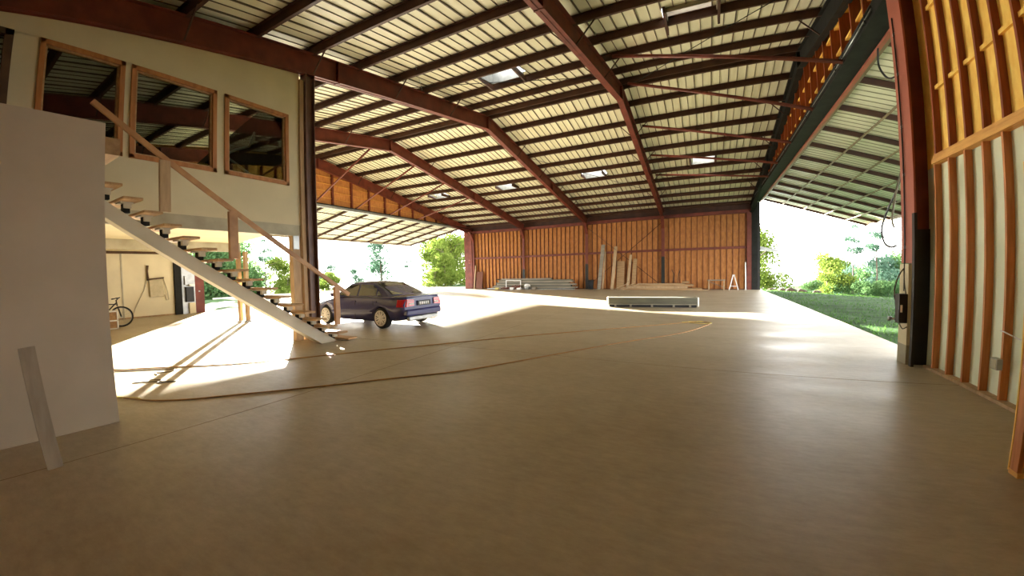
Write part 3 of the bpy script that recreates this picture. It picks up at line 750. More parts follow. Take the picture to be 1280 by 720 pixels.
for y, wd in ((-29.31, .16), (-28.21, .16), (-25.97, .13)):
    kk = round((-25.40 - y)/run); b = MB(); b.box((-10.99, y-wd/2, tz(kk)), (-10.92, y+wd/2, rl(y)-.03)); b.build('newel_post', M['rail'] if y > -29 else M['wood'], t, bevel=.006)

# ------------------------------------------------------------------ near wall behind the camera
struct(MB().box((-24.6, -33.6, 0), (.4, -33.42, 6.3)).build('wall_near', M['osbo']))

# stub stud wall at right edge
ws = empty_struct('wall_stub', (-.3, -28.3, 0))
b = MB(); b.box((-.79, -28.25, 0), (.19, -28.13, .04)); b.build('sole_plate', M['plate'], ws)
b = MB(); b.box((-.79, -28.25, 2.36), (.19, -28.13, 2.4)); b.build('top_plate', M['plate'], ws)
for x in (-.77, -.37, .03):
    b = MB(); b.box((x-.019, -28.24, .04), (x+.019, -28.14, 2.36)); b.build('stud', M['stud'], ws)
b = MB(); b.box((-.79, -28.13, .02), (.19, -28.115, 2.4)); b.build('plywood', M['osb'], ws)

# electrical box on a stud
t = thing('junction_box', 'small grey metal electrical box fixed to a stud of the right wall', 'electrical box', (.17, -26.15, .45))
b = MB(); b.box((.13, -26.16, .40), (.2, -26.02, .53)); b.build('box', M['steelgrey'], t, bevel=.006)
b = MB(); b.box((.126, -26.15, .41), (.13, -26.03, .52)); b.build('cover', M['beamw'], t)
b = MB(); b.tube([(.17, -26.12, .86), (.16, -26.2, .86), (.22, -26.4, .80), (.3, -26.52, .78)], .008, 6); b.build('cable', M['whiteplastic'], t)

# ------------------------------------------------------------------ jamb equipment at the right opening
t = thing('door_pump', 'black hydraulic pump unit with cables on the cream guide post of the right opening', 'pump', (.1, -23.5, 0))
b = MB(); b.box((-.02, -24.05, .32), (.03, -23.72, 1.65)); b.build('guide_post', M['cream'], t)
b = MB(); b.box((-.02, -24.05, 0), (.03, -23.72, .32)); b.build('post_foot', M['beamw'], t)
b = MB(); b.box((-.15, -24.06, .68), (-.02, -23.90, 1.16)); b.build('housing', M['black'], t, bevel=.012)
b = MB(); b.box((-.12, -23.88, .95), (-.02, -23.80, 1.10)); b.build('motor', M['black'], t, bevel=.01)
b = MB(); b.box((-.13, -24.065, .86), (-.10, -24.06, .98)); b.build('label_plate', M['whiteplastic'], t)
b = MB(); b.tube([(-.04, -23.9, .74), (-.20, -23.85, .73)], .018); b.tube([(-.05, -23.95, .68), (-.05, -23.95, .80)], .045); b.tube([(-.20, -23.85, .70), (-.20, -23.85, .77)], .03); b.build('valve', M['steelgrey'], t)
q = smooth3([(.0, -23.9, 1.6), (-.06, -23.85, 1.5), (-.11, -23.8, 1.3), (-.12, -23.8, 1.1), (-.08, -23.85, .9), (-.05, -23.9, .76)])
MB().tube(q, .012, 6).build('cable', M['cordgreen'], t)
MB().tube(smooth3([(-.03, -23.9, 1.55), (-.05, -23.98, 1.35), (-.04, -24.02, 1.15)]), .009, 5).build('cable', M['cordgreen'], t)
MB().tube(smooth3([(-.06, -23.85, .66), (-.05, -23.95, .58), (-.03, -24.06, .62)]), .009, 5).build('cable', M['cordgreen'], t)
# loose cables under the raised door
b = MB(); b.tube(smooth3([(.45, -22.9, 6.3), (.5, -22.95, 5.9), (.52, -22.75, 5.55), (.55, -22.35, 5.4), (.55, -21.9, 5.55), (.52, -21.6, 5.95), (.5, -21.7, 6.3)]), .02, 6); tag(b.build('cable', M['black']), 'black cable loop hanging below the right door header', 'cable')
b = MB(); b.tube(smooth3([(0.55, -22.56, 3.70), (0.55, -22.10, 3.18), (0.55, -21.59, 2.81), (0.55, -21.27, 2.45), (0.55, -21.40, 2.13), (0.55, -21.75, 2.01), (0.55, -22.03, 2.03)]), .022, 6); tag(b.build('cable', M['black']), 'long black cable swinging low beside the near red column of the right opening', 'cable')
b = MB(); b.tube(smooth3([(0.50, -22.73, 3.73), (0.50, -22.32, 3.31), (0.50, -22.06, 2.87), (0.50, -21.97, 2.55), (0.50, -22.05, 2.40)]), .02, 6); tag(b.build('cable', M['cordgreen']), 'shorter cable hanging straight beside the long swinging one', 'cable')
t = thing('flood_lamp', 'small dark lamp fixed under the right header near the red column', 'lamp', (.5, -23.3, 6.0))
b = MB(); b.box((.4, -23.5, 5.85), (.62, -23.2, 6.1)); b.build('housing', M['black'], t, bevel=.03); b = MB(); b.box((.42, -23.48, 5.83), (.60, -23.22, 5.85)); b.build('glass', M['steelgrey'], t); b = MB(); b.tube([(.5, -23.35, 6.1), (.5, -23.35, 6.32)], .02); b.build('bracket', M['black'], t)

# ------------------------------------------------------------------ floor cords
def smooth(pts, n=8):
    out = []
    P = [V((*q, 0)) for q in pts]
    for i in range(len(P)-1):
        p0, p1, p2, p3 = P[max(i-1,0)], P[i], P[i+1], P[min(i+2,len(P)-1)]
        for j in range(n):
            t_ = j/n; out.append(.5*((2*p1)+(-p0+p2)*t_+(2*p0-5*p1+4*p2-p3)*t_**2+(-p0+3*p1-3*p2+p3)*t_**3))
    out.append(P[-1]); return out
def cord(pts, r, m, name, label):
    q = [v + V((0,0,r)) for v in smooth(pts)]; tag(MB().tube(q, r, 6).build(name, m), label, name.split('_')[-1])
cord([(-12.9,-29.9),(-12.34,-29.67),(-12.05,-29.34),(-10.82,-28.19),(-9.5,-26.4),(-8.33,-25.05),(-5.6,-21.9),(-3.59,-19.64),(-3.3,-19.4)], .011, M['cordorange'], 'extension_cord', 'brown extension cord running from the white wall past the stair foot, farther one')
cord([(-10.3,-30.3),(-10.05,-30.24),(-9.57,-30.05),(-9.2,-29.75),(-8.76,-29.22),(-7.6,-27.9),(-6.47,-26.64),(-4.8,-23.6),(-3.65,-21.73),(-3.1,-20.2),(-3.01,-19.64),(-3.2,-19.35)], .011, M['cordorange'], 'extension_cord', 'brown extension cord curving across the middle of the floor, nearer one')
cord([(-3.75,-19.7),(-3.5,-19.45),(-3.15,-19.4),(-2.95,-19.6),(-3.1,-19.8),(-3.45,-19.72),(-3.6,-19.5),(-3.2,-19.3)], .012, M['hose'], 'yellow_hose', 'loose yellow coil at the far end of the two floor cords')
cord([(-12.3,-29.8),(-11.7,-29.25),(-11.5,-29.1),(-11.35,-29.25),(-11.5,-29.4),(-11.3,-29.45)], .007, M['cordgreen'], 'dark_cord', 'dark cord with a small loop beside the white wall edge')
cord([(-11.0,-29.65),(-10.8,-29.55),(-10.65,-29.65),(-10.5,-29.45),(-10.9,-29.75),(-11.0,-29.9)], .007, M['cordgreen'], 'dark_cord', 'short crumpled dark cord on the sunlit floor by the white wall')
cord([(-10.4,-30.33),(-10.2,-30.3),(-10.0,-30.2),(-9.85,-30.14)], .014, M['hose'], 'yellow_hose', 'short yellow hose end at the white wall corner')
# control joints in slab (thin saw cuts filled dark)
b = MB()
b.box((-8.085, -33.3, .0), (-8.075, 0, .001)); b.box((-24.4, -25.305, 0), (.6, -25.295, .001))
struct(b.build('trim_1', M['joint']))

# ------------------------------------------------------------------ bundle on the floor
t = thing('panel_bundle', 'long low bundle of dark sheets with white ends lying alone on the open floor', 'bundle', (-5.2, -15.0, 0))
a, c = V((-7.0, -15.25, 0)), V((-3.35, -14.6, 0)); d = (c-a).normalized(); up = V((0,0,1))
b = MB(); b.bar(a+d*.1+up*.275, c-d*.1+up*.275, .46, .25); b.build('sheets', M['olive'], t, bevel=.008)
b = MB(); b.bar(a+d*.1+up*.412, c-d*.1+up*.412, .47, .018); b.build('top_board', M['toplight'], t)
b = MB(); b.bar(a+d*.12+up*.055, c-d*.12+up*.055, .40, .10); b.build('gap_shade_bar', M['rubber'], t)  # black bar added to stand for the shade in the gap under the bundle
b = MB(); b.bar(a+d*.1+up*.125, c-d*.1+up*.125, .49, .035); b.build('under_board', M['toplight'], t)
for f in (.1, .27, .5, .73, .9):
    q = a+(c-a)*f; b = MB(); n = V((-d.y, d.x, 0)); b.bar(q-n*.25+up*.054, q+n*.25+up*.054, .08, .107); b.build('dunnage', M['greyboard'], t)
for q, s_ in ((a, 1), (c, -1)):
    b = MB(); b.bar(q+d*s_*.03+up*.235, q+d*s_*.1+up*.235, .49, .39); b.build('end_cap', M['whiteplastic'], t, bevel=.03)

# ------------------------------------------------------------------ piles along the far wall
def board(x0, x1, y, z, h, wd, m, name, label, group, cat='board', tilt=0):
    b = MB(); b.bar((x0, y, z+h/2), (x1, y+tilt, z+h/2), wd, h); tag(b.build(name, m), label, cat, group)
zz = 0; k_ = 0
names_ = ['bottom', 'second', 'third', 'fourth', 'fifth', 'sixth', 'seventh', 'top']
lens = [(-21.6,-13.2),(-21.4,-12.9),(-21.2,-13.4),(-20.9,-13.0),(-21.0,-13.6),(-20.6,-13.2),(-20.7,-13.3),(-20.4,-15.2)]
for i, (xa, xb) in enumerate(lens):
    h = .13
    board(xa, xb, -.55, zz, h-.008, .5-.03*i, M['greyboard'] if i % 2 else M['olive'], 'timber_plank', f'long grey plank in the left far wall pile, {names_[i]} of the stack', 'left pile planks', 'plank'); zz += h
for i, (xa, xb, y, z, r) in enumerate(((-21.8,-17.8,-1.0,.05,.05),(-18.2,-13.8,-1.05,.05,.05),(-17.0,-12.9,-1.18,.04,.04),(-16.4,-14.2,-1.35,.04,.04))):
    b = MB(); b.tube([(xa, y, z), (xb, y, z)], r, 8); tag(b.build('steel_pipe', M['steelgrey']), f'grey pipe on the floor before the left pile, {ORD[i]} from the left', 'pipe', 'pipes before the left pile')
for i in range(3):
    b = MB(); x = -20.9+i*.42; ring = [(x+.16*math.cos(a), -.5+.16*math.sin(a), .955 + .02*i) for a in [2*math.pi*q/16 for q in range(17)]]
    b = MB().tube(ring, .045, 6, cap=False); tag(b.build('cable_coil', M['rubber']), f'dark coil lying on the left plank pile, {ORD[i]} from the left', 'coil', 'coils on the left pile')
t = thing('bucket', 'grey bucket with a white crumpled cover in front of the left pile', 'bucket', (-17.4, -1.2, 0))
b = MB(); b.lathe([(0,.2),(.3,.25)], (-17.4,-1.2,0), (0,0,1), 16); b.build('pail', M['steelgrey'], t)
b = MB(); b.lathe([(.3,.27),(.42,.28),(.5,.2),(.53,.02)], (-17.4,-1.2,0), (0.1,0,1), 12); b.build('cover', M['whiteplastic'], t)
t = thing('metal_frame', 'pale open rectangular frame standing against the left pile', 'frame', (-19.3, -.95, 0))
b = MB()
for pa, pc in (((-19.75,-.95,.0),(-19.75,-.9,.86)),((-18.2,-.95,.0),(-18.2,-.9,.86)),((-19.75,-.9,.86),(-18.95,-.9,.86)),((-18.95,-.9,.84),(-18.2,-.9,.84))): b.bar(pa, pc, .07, .07)
b.build('bars', M['whiteplastic'], t)
t = thing('scrap_heap', 'reddish heap of scrap pieces in front of the left pile', 'scrap', (-19.2, -1.1, 0))
b = MB(); random.seed(3)
for i in range(9):
    x = -20.2+i*.22; b.bar((x, -1.25+random.random()*.2, .05), (x+random.uniform(.2,.6), -1.0, random.uniform(.15,.45)), .12, .07)
b.build('pieces', M['red'], t)
for i, x in enumerate((-20.5, -18.9, -18.15, -16.6)):
    b = MB(); b.box((x-.18, -1.5, 0), (x+.18, -1.25, .14+.05*(i%2))); b.box((x-.2, -1.52, .12+.05*(i%2)), (x+.2, -1.23, .17+.05*(i%2)))
    tag(b.build('small_box', [M['hose'], M['whiteplastic'], M['whiteplastic'], M['greyboard']][i], bevel=.01), ['tan box at the left front of the pile', 'white box on the floor below the pale frame', 'white box just left of the bucket', 'grey box right of the bucket'][i], 'box')
t = thing('plywood_sheet', 'narrow brown sheet leaning at the left end of the far wall', 'board', (-23.4, 0, 0))
b = MB(); b.bar((-23.3, -.25, 0), (-23.3, .1, 1.75), .75, .03, up=(0,1,0)); b.build('sheet', M['farstud'], t)
o = MB().bar((-23.85, -.25, 0), (-23.8, .1, 2.4), .12, .04, up=(0,1,0)).build('timber_board', M['wood']); tag(o, 'slim pale board leaning at the left end of the far wall', 'board')
# leaning boards in third bay
lean = [(-11.05,-10.80,3.8,.30,'tall wide grey board leaning left of the middle, highest of the leaning group','greyboard'),
        (-10.75,-10.62,3.2,.12,'slim board leaning right beside the tallest one','wood'),
        (-9.98,-9.75,3.6,.26,'second tall board leaning in the third wall bay','wood'),
        (-8.75,-8.55,2.85,.2,'shorter upright board leaning right of the square panel','wood'),
        (-8.30,-8.20,2.5,.3,'short wide board leaning rightmost of the leaning group','lumber')]
for xa, xb, h, wd, lb, mm in lean:
    o = MB().bar((xa, -.45, 0), (xb, .1, h), wd, .04, up=(0,1,0)).build('timber_board', M[mm]); tag(o, lb, 'board', 'leaning boards')
o = MB().bar((-9.35, -.25, 0), (-9.35, .12, 2.35), .62, .025, up=(0,1,0)).build('plywood_sheet', M['lumber']); tag(o, 'brown square cut panel leaning between two upright boards', 'panel')
for i, (xa, xb, h) in enumerate(((-9.6,-8.4,.75),(-9.2,-8.1,.62),(-8.9,-7.7,.55))):
    o = MB().bar((xa, -1.75-.1*i, .03), (xb, -1.3-.1*i, h*.8), .12, .04).build('timber_board', M['wood']); tag(o, f'short offcut propped at an angle on the floor, {ORD[i]} of three from the left', 'board', 'propped offcuts')
t = thing('waste_bin', 'small dark bin at the foot of the middle column', 'bin', (-11.75, -.4, 0))
b = MB(); b.lathe([(0,.2),(.75,.26)], (-11.75,-.42,0), (0,0,1), 14); b.build('body', M['rubber'], t); b = MB(); b.lathe([(.75,.28),(.79,.28)], (-11.75,-.42,0), (0,0,1), 14); b.build('rim', M['black'], t)
# low lumber stack
names5 = ['bottom', 'second', 'third', 'topmost']
for i, (xa, xb, h, wd) in enumerate(((-9.0,-3.3,.14,1.1),(-8.6,-4.3,.14,1.0),(-8.2,-3.9,.16,.9),(-7.9,-4.5,.06,.8))):
    z = sum((.14,.14,.16,.06)[:i]) 
    o = MB().bar((xa, -.65, z+h/2), (xb, -.65, z+h/2), wd, h-.008).build('lumber_stack', M['lumber'] if i % 2 == 0 else M['wood']); tag(o, f'wide brown timber slab in the low stack right of the leaning boards, {names5[i]} layer', 'timber', 'low lumber stack')
o = MB().bar((-4.4, -1.35, .03), (-2.9, -1.3, .03), .2, .055).build('timber_board', M['wood']); tag(o, 'pale board end jutting from the low lumber stack', 'board')
o = MB().box((-4.7, -.9, .505), (-4.2, -.5, .66)).build('small_box', M['lumber'], bevel=.02); tag(o, 'small brown box on the right end of the low lumber stack', 'box')
# sawhorse
t = thing('sawhorse', 'low timber sawhorse by the right end of the far wall', 'sawhorse', (-2.35, -.5, 0))
b = MB(); b.bar((-2.95, -.5, .72), (-1.75, -.5, .72), .09, .09); b.build('top_rail', M['greyboard'], t)
for x in (-2.85, -1.85):
    for dy in (-.3, .3):
        b = MB(); b.bar((x, -.5+dy, 0), (x, -.5+dy*.1, .7), .08, .04); b.build('leg', M['wood'], t)
b = MB(); b.bar((-2.85, -.62, .62), (-1.85, -.75, .2), .06, .03); b.build('brace', M['greyboard'], t)
# step ladder (A frame)
t = thing('step_ladder', 'small pale A shaped trestle near the far right corner column', 'ladder', (-1.2, -.6, 0))
for sx in (-1, 1):
    b = MB(); b.bar((-1.22+sx*.30, -.6, 0), (-1.22+sx*.03, -.55, 1.1), .06, .06); b.build('leg', M['whiteplastic'], t)
b = MB(); b.bar((-1.45, -.58, .28), (-.99, -.58, .28), .05, .05); b.build('rung', M['whiteplastic'], t)
b = MB(); b.bar((-1.30, -.56, 1.08), (-1.14, -.56, 1.08), .1, .05); b.build('cap', M['whiteplastic'], t)
o = MB().bar((-.42, -.3, 0), (-.42, -.05, 2.0), .08, .05, up=(0,1,0)).build('timber_board', M['whiteplastic']); tag(o, 'slim white stick leaning on the far right corner column', 'board')
for i, x in enumerate((-5.35, -5.0)):
    o = MB().tube([(x, -.3, .5), (x+.05, -.15, 1.2), (x-.1+.25*i, -.05, 1.55)], .03, 6).build('tool_handle', M['darkroom']); tag(o, ['dark tool handle leaning on the far wall above the lumber stack, left one', 'dark tool handle leaning on the far wall above the lumber stack, right one'][i], 'tool')
t = thing('switch_box', 'small pale switch box on the dark panel at the left far corner', 'switch', (-24.3, -.1, 2.6))
b = MB(); b.box((-24.5, -.12, 2.6), (-24.3, -.06, 2.95)); b.build('box', M['redlight'], t); b = MB(); b.box((-24.45, -.13, 2.66), (-24.35, -.12, 2.9)); b.build('cover', M['red'], t)
struct(MB().box((-25.0, -.08, 0), (-24.12, .4, 6.0)).build('trim_2', M['red']))

# ------------------------------------------------------------------ car
def car():
    t = thing('car', 'dark blue four door sedan parked in the sunlit left opening', 'car', (-13.05, -22.93, 0))
    W = Matrix.Translation(V((-13.05, -22.93, 0))) @ Matrix.Rotation(math.radians(177.0), 4, 'Z')
    L2 = 2.28
    # stations along x (front = +): x, zlow, zsh (shoulder), half width at low, mid, shoulder
    st = [(2.26,.34,.56,.50,.55,.50),(2.20,.24,.62,.66,.70,.62),(2.02,.20,.68,.78,.82,.70),(1.70,.19,.75,.82,.865,.74),(1.25,.18,.83,.83,.875,.77),(.85,.18,.90,.84,.88,.80),
          (.2,.18,.925,.84,.885,.81),(-.6,.18,.935,.84,.885,.81),(-1.15,.19,.945,.83,.88,.80),(-1.6,.20,.955,.81,.87,.77),(-1.95,.24,.955,.78,.84,.73),(-2.14,.30,.945,.72,.80,.70),(-2.22,.40,.90,.66,.76,.66)]
    def ring(x, zl, zs, wl_, wm, ws):
        mid = zl + (zs-zl)*.62
        return [(x,0,zl),(x,wl_*.8,zl),(x,wl_,zl+.06),(x,wm,zl+.22),(x,wm+.01,mid),(x,wm-.01,mid+.06),(x,ws+.055,zs-.035),(x,ws,zs),(x,ws*.55,zs+.022),(x,0,zs+.03)]
    b = MB(); rings = []
    for s_ in st:
        h = ring(*s_); full = h + [(p[0], -p[1], p[2]) for p in h[-2:0:-1]]
        rings.append([b.bm.verts.new(W @ V(p)) for p in full])
    n = len(rings[0])
    for a, c in zip(rings, rings[1:]):
        for i in range(n):
            f = b._f([a[i], a[(i+1)%n], c[(i+1)%n], c[i]]); f.smooth = True
    b._f(rings[0][::-1]); b._f(rings[-1])
    body = b.build('body', M['blue'], t)
    # wheel arches by boolean, applied
    cm = MB()
    for x in (1.33, -1.33):
        for sy in (-1, 1): cm.lathe([(-.35,.345),(.2,.345)], W @ V((x, sy*.80, .325)), (W.to_3x3() @ V((0, sy, 0))), 28)
    cut = cm.build('cutter', M['black'])
    md = body.modifiers.new('arch', 'BOOLEAN'); md.object = cut; md.operation = 'DIFFERENCE'; md.solver = 'EXACT'
    dg = bpy.context.evaluated_depsgraph_get(); me = bpy.data.meshes.new_from_object(body.evaluated_get(dg))
    body.modifiers.clear(); body.data = me
    bpy.data.objects.remove(cut)
    # greenhouse: roof solid with pillars (paint) and glass panes proud
    base = {'a': (.98, .92), 'f': (.30, 1.345), 'r': (-.72, 1.36), 'c': (-1.62, .965)}
    prof = [(1.02,.90),(.36,1.325),(.1,1.395),(-.35,1.415),(-.75,1.375),(-1.15,1.23),(-1.66,.965)]
    b = MB(); rg = []
    for x, z in prof:
        hw = .60 if z > 1.28 else .60 + (1.28-z)/(1.28-.92)*.17
        rg.append((x, z, hw))
    # cross rings
    R2 = []
    for x, z, hw in rg:
        R2.append([b.bm.verts.new(W @ V(p)) for p in ((x,-hw,z-.03),(x,-hw*.75,z),(x,0,z+.012),(x,hw*.75,z),(x,hw,z-.03))])
    for a, c in zip(R2, R2[1:]):
        for i in range(4): f = b._f([a[i], a[i+1], c[i+1], c[i]]); f.smooth = True
    for side, idx in ((-1, 0), (1, 4)):
        # side wall down to beltline
        for (a, c, ra, rc) in zip(rg, rg[1:], R2, R2[1:]):
            za, zc = .90, .90
            v = [ra[idx], rc[idx], b.bm.verts.new(W @ V((c[0], side*.79, zc))), b.bm.verts.new(W @ V((a[0], side*.79, za)))]
            b._f(v)
    b.build('roof', M['blue'], t)
    def pane(pts, name, off):
        bb = MB(); q = [W @ V(p) for p in pts]; nrm = (q[1]-q[0]).cross(q[2]-q[0]).normalized()
        cen = sum(q, V())/len(q); cc = W @ V((0,0,.9))
        if nrm.dot(cen-cc) < 0: nrm = -nrm
        bb.prism([p + nrm*off for p in q], nrm*.006); return bb.build(name, M['carglass'], t)
    def sidept(x, z, s_):       # on the side wall surface
        hw = .60; zt = None
        for a, c in zip(rg, rg[1:]):
            if c[0] <= x <= a[0]:
                f = (x-a[0])/(c[0]-a[0]); zt = a[1]+(c[1]-a[1])*f-.03; hw = a[2]+(c[2]-a[2])*f
        f = (z-.90)/(zt-.90) if zt > .93 else 0
        return (x, s_*(.79+(hw-.79)*f), z)
    for s_ in (-1, 1):
        pane([sidept(.80,.955,s_), sidept(-.16,.965,s_), sidept(-.16,1.315,s_), sidept(.28,1.285,s_)], 'side_window', .008)
        pane([sidept(-.24,.965,s_), sidept(-1.02,.975,s_), sidept(-.98,1.19,s_), sidept(-.78,1.295,s_), sidept(-.24,1.315,s_)], 'side_window', .008)
        pane([sidept(-1.07,.975,s_), sidept(-1.28,.98,s_), sidept(-1.05,1.15,s_)], 'quarter_window', .008)
    pane([(-.84,-.50,1.352),(-.84,.50,1.352),(-1.56,.62,1.005),(-1.56,-.62,1.005)], 'rear_window', .012)
    pane([(.38,-.50,1.335),(.38,.50,1.335),(.96,.62,.955),(.96,-.62,.955)], 'windscreen', .012)
    # trims
    for s_ in (-1, 1):
        bb = MB(); bb.bar(W @ V((1.0,s_*.892,.47)), W @ V((-1.0,s_*.895,.47)), .02, .05); bb.build('side_moulding', M['blue'], t)
        for x in (-.05, -1.0):
            bb = MB(); bb.bar(W @ V((x,s_*.882,.80)), W @ V((x-.19,s_*.882,.805)), .03, .035); bb.build('door_handle', M['blue'], t)
        for x in (.78, -.20, -1.02):
            bb = MB(); bb.bar(W @ V((x,s_*.893,.25)), W @ V((x,s_*.875,.84)), .006, .008); bb.build('door_seam', M['black'], t)
        bb = MB(); bb.box((-.09,-.1,-.06), (.09,.1,.06)); mo = bb.build('wing_mirror', M['blue'], t, bevel=.03)
        mo.location = W @ V((.72, s_*.94, 1.0)) - V(t['_w'])
        for v in mo.data.vertices: v.co += V(t['_w'])
        bb = MB(); q = W @ V((.62, s_*.94, 1.0)); bb.bar(q+V((0,-.08,0)), q+V((0,.08,0)), .01, .09); bb.build('mirror_glass', M['clear'], t)
        # tail lamp
        bb = MB()
        lo_ = [(-1.98,s_*.845,.66),(-2.14,s_*.812,.66),(-2.232,s_*.72,.66),(-2.245,s_*.42,.68)]; hi_ = [(-1.98,s_*.80,.87),(-2.14,s_*.765,.87),(-2.225,s_*.68,.88),(-2.235,s_*.42,.87)]
        for k_ in range(3):
            pq = [lo_[k_], lo_[k_+1], hi_[k_+1], hi_[k_]]; e = W.to_3x3() @ V((-.012 if k_ else 0, s_*.012 if k_ < 2 else 0, 0)); bb.prism([W @ V(p) for p in pq], e)
        tl = bb.build('tail_lamp', M['redlamp'], t)
        bb = MB(); bb.bar(W @ V((-2.252,s_*.62,.745)), W @ V((-2.262,s_*.44,.745)), .012, .045); bb.build('reverse_lens', M['clear'], tl)
        bb = MB(); bb.bar(W @ V((2.16,s_*.64,.60)), W @ V((2.245,s_*.38,.60)), .03, .12); bb.build('head_lamp', M['clear'], t)
    bb = MB(); bb.bar(W @ V((-2.20,-.74,.48)), W @ V((-2.20,.74,.48)), .16, .20); bb.build('rear_bumper', M['blue'], t, bevel=.05)
    bb = MB(); bb.bar(W @ V((-2.19,-.62,.30)), W @ V((-2.19,.62,.30)), .12, .14); bb.build('rear_valance', M['steelgrey'], t, bevel=.03)
    bb = MB(); bb.bar(W @ V((2.22,-.60,.42)), W @ V((2.22,.60,.42)), .14, .2); bb.build('front_bumper', M['blue'], t, bevel=.05)
    bb = MB(); bb.bar(W @ V((-2.255,-.27,.745)), W @ V((-2.255,.27,.745)), .012, .15); pl = bb.build('license_plate', M['black'], t)
    bb = MB()
    for i in range(5): bb.bar(W @ V((-2.265,-.18+.085*i,.745)), W @ V((-2.265,-.13+.085*i,.745)), .006, .085)
    bb.build('plate_mark', M['whiteplastic'], pl)
    bb = MB(); bb.bar(W @ V((-2.19,-.68,.955)), W @ V((-2.19,.68,.955)), .08, .02); bb.build('boot_lip', M['blue'], t)
    for s_ in (-.45, -.35):
        bb = MB(); bb.tube([W @ V((-2.05,s_,.24)), W @ V((-2.27,s_,.24))], .035, 10); bb.build('exhaust_tip', M['alloy'], t)
    for x in (1.33, -1.33):
        for s_ in (-1, 1):
            c = W @ V((x, s_*.775, .315)); ax = W.to_3x3() @ V((0, s_, 0))
            bb = MB(); bb.lathe([(-.10,.22),(-.10,.29),(-.07,.312),(.07,.312),(.10,.29),(.10,.225)], c, ax, 28); tire = bb.build('tyre', M['rubber'], t)
            bb = MB(); bb.lathe([(.02,.225),(.085,.238),(.112,.238),(.112,.205),(.05,.20),(.03,.03)], c, ax, 28)
            u = ax.orthogonal().normalized()
            for i in range(9):
                q = Matrix.Rotation(2*math.pi*i/9, 3, ax); r1 = q @ u; r2 = Matrix.Rotation(.16, 3, ax) @ r1; r3 = Matrix.Rotation(-.16, 3, ax) @ r1
                bb.bar(c+ax*.10+r1*.04, c+ax*.105+r2*.225, .03, .02, up=ax); bb.bar(c+ax*.10+r1*.04, c+ax*.105+r3*.225, .03, .02, up=ax)
            bb.lathe([(.06,.06),(.115,.055),(.12,.02)], c, ax, 14); bb.build('rim', M['alloy'], tire)
            bb = MB(); bb.lathe([(.02,.20),(.03,.20)], c, ax, 24); bb.build('brake_disc', M['black'], tire)
    return t
car()

# ------------------------------------------------------------------ outside
def foliage(name, seed, n, blobs, size, m):
    """mesh of leaf quads in local coordinates"""
    rnd = random.Random(seed); b = MB(); tot = sum(q[3]**2 for q in blobs)
    for cx, cy, cz, r in blobs:
        for _ in range(int(n*r*r/tot)):
            while True:
                p = V((rnd.uniform(-1,1), rnd.uniform(-1,1), rnd.uniform(-1,1)))
                if .35 < p.length < 1: break
            p = V((cx, cy, cz)) + V((p.x, p.y, p.z*.75))*r
            a = V((rnd.gauss(0,1), rnd.gauss(0,1), rnd.gauss(0,1))).normalized(); c = a.orthogonal().normalized(); s_ = size*rnd.uniform(.6,1.4)
            e = a.cross(c)
            b._f([b.bm.verts.new(p + c*s_), b.bm.verts.new(p + e*s_*.5), b.bm.verts.new(p - c*s_), b.bm.verts.new(p - e*s_*.5)])
    me = bpy.data.meshes.new(name); b.bm.to_mesh(me); b.bm.free(); me.materials.append(m); return me
def trunk(name, h, r, seed, branches=5, top=.92):
    rnd = random.Random(seed); b = MB(); pts = []
    for i in range(7): pts.append((rnd.uniform(-.12,.12)*i*.3, rnd.uniform(-.12,.12)*i*.3, h*top*i/6))
    b.tube(pts, [r*(1-.12*i) for i in range(7)], 8)
    for i in range(branches):
        k_ = rnd.randint(3, 6); p = V(pts[k_]); a = rnd.uniform(0, 6.28); L = h*rnd.uniform(.12,.26)
        b.tube([p, p+V((math.cos(a)*L*.5, math.sin(a)*L*.5, L*.35)), p+V((math.cos(a)*L, math.sin(a)*L, L*.55))], [r*.4, r*.25, r*.08], 5)
    bmesh.ops.recalc_face_normals(b.bm, faces=b.bm.faces)
    me = bpy.data.meshes.new(name); b.bm.to_mesh(me); b.bm.free(); me.materials.append(M['bark']); return me
rnd = random.Random(11)
def blobs(h, rad, n, lo=.35, seed=1):
    q = random.Random(seed); o = []
    for i in range(n):
        z = h*(lo+(1-lo)*q.random()*.92); f = math.sin(min(1, (1-(z/h))/(1-lo)*1.1+.25)*math.pi*.5); a = q.uniform(0, 6.28); d_ = rad*f*q.uniform(.2,.8)
        o.append((math.cos(a)*d_, math.sin(a)*d_, z, rad*q.uniform(.28,.5)))
    return o
PROT = {}
def proto(k_, h, rad, n, leaves, size, m, tr, lo=.35, seed=1, br=6):
    PROT[k_] = (foliage(k_+'_leaf', seed, leaves, blobs(h, rad, n, lo, seed), size, m), trunk(k_+'_trunk', h, tr, seed, br), h)
proto('round', 5.0, 2.6, 18, 5200, .13, M['leaf_y'], .14, .18, 5)
proto('broad', 9.0, 3.6, 18, 6000, .20, M['leaf_g'], .22, .25, 8)
proto('pale', 10.0, 3.6, 14, 3600, .20, M['leaf_b'], .2, .25, 13)
proto('pine', 15.0, 1.9, 9, 1300, .17, M['leaf_b'], .16, .55, 21, 8)
proto('bush', 3.0, 2.2, 12, 3800, .12, M['leaf_y'], .08, .05, 33)
proto('thick', 8.0, 3.4, 20, 6500, .17, M['leaf_y'], .2, .12, 41)
proto('bushg', 3.0, 2.4, 16, 4200, .12, M['leaf_g'], .08, .05, 37)
proto('leafy', 7.0, 4.6, 26, 7500, .22, M['leaf_b'], .2, .08, 57)
proto('leafyg', 7.0, 4.6, 26, 7500, .22, M['leaf_g'], .2, .08, 63)
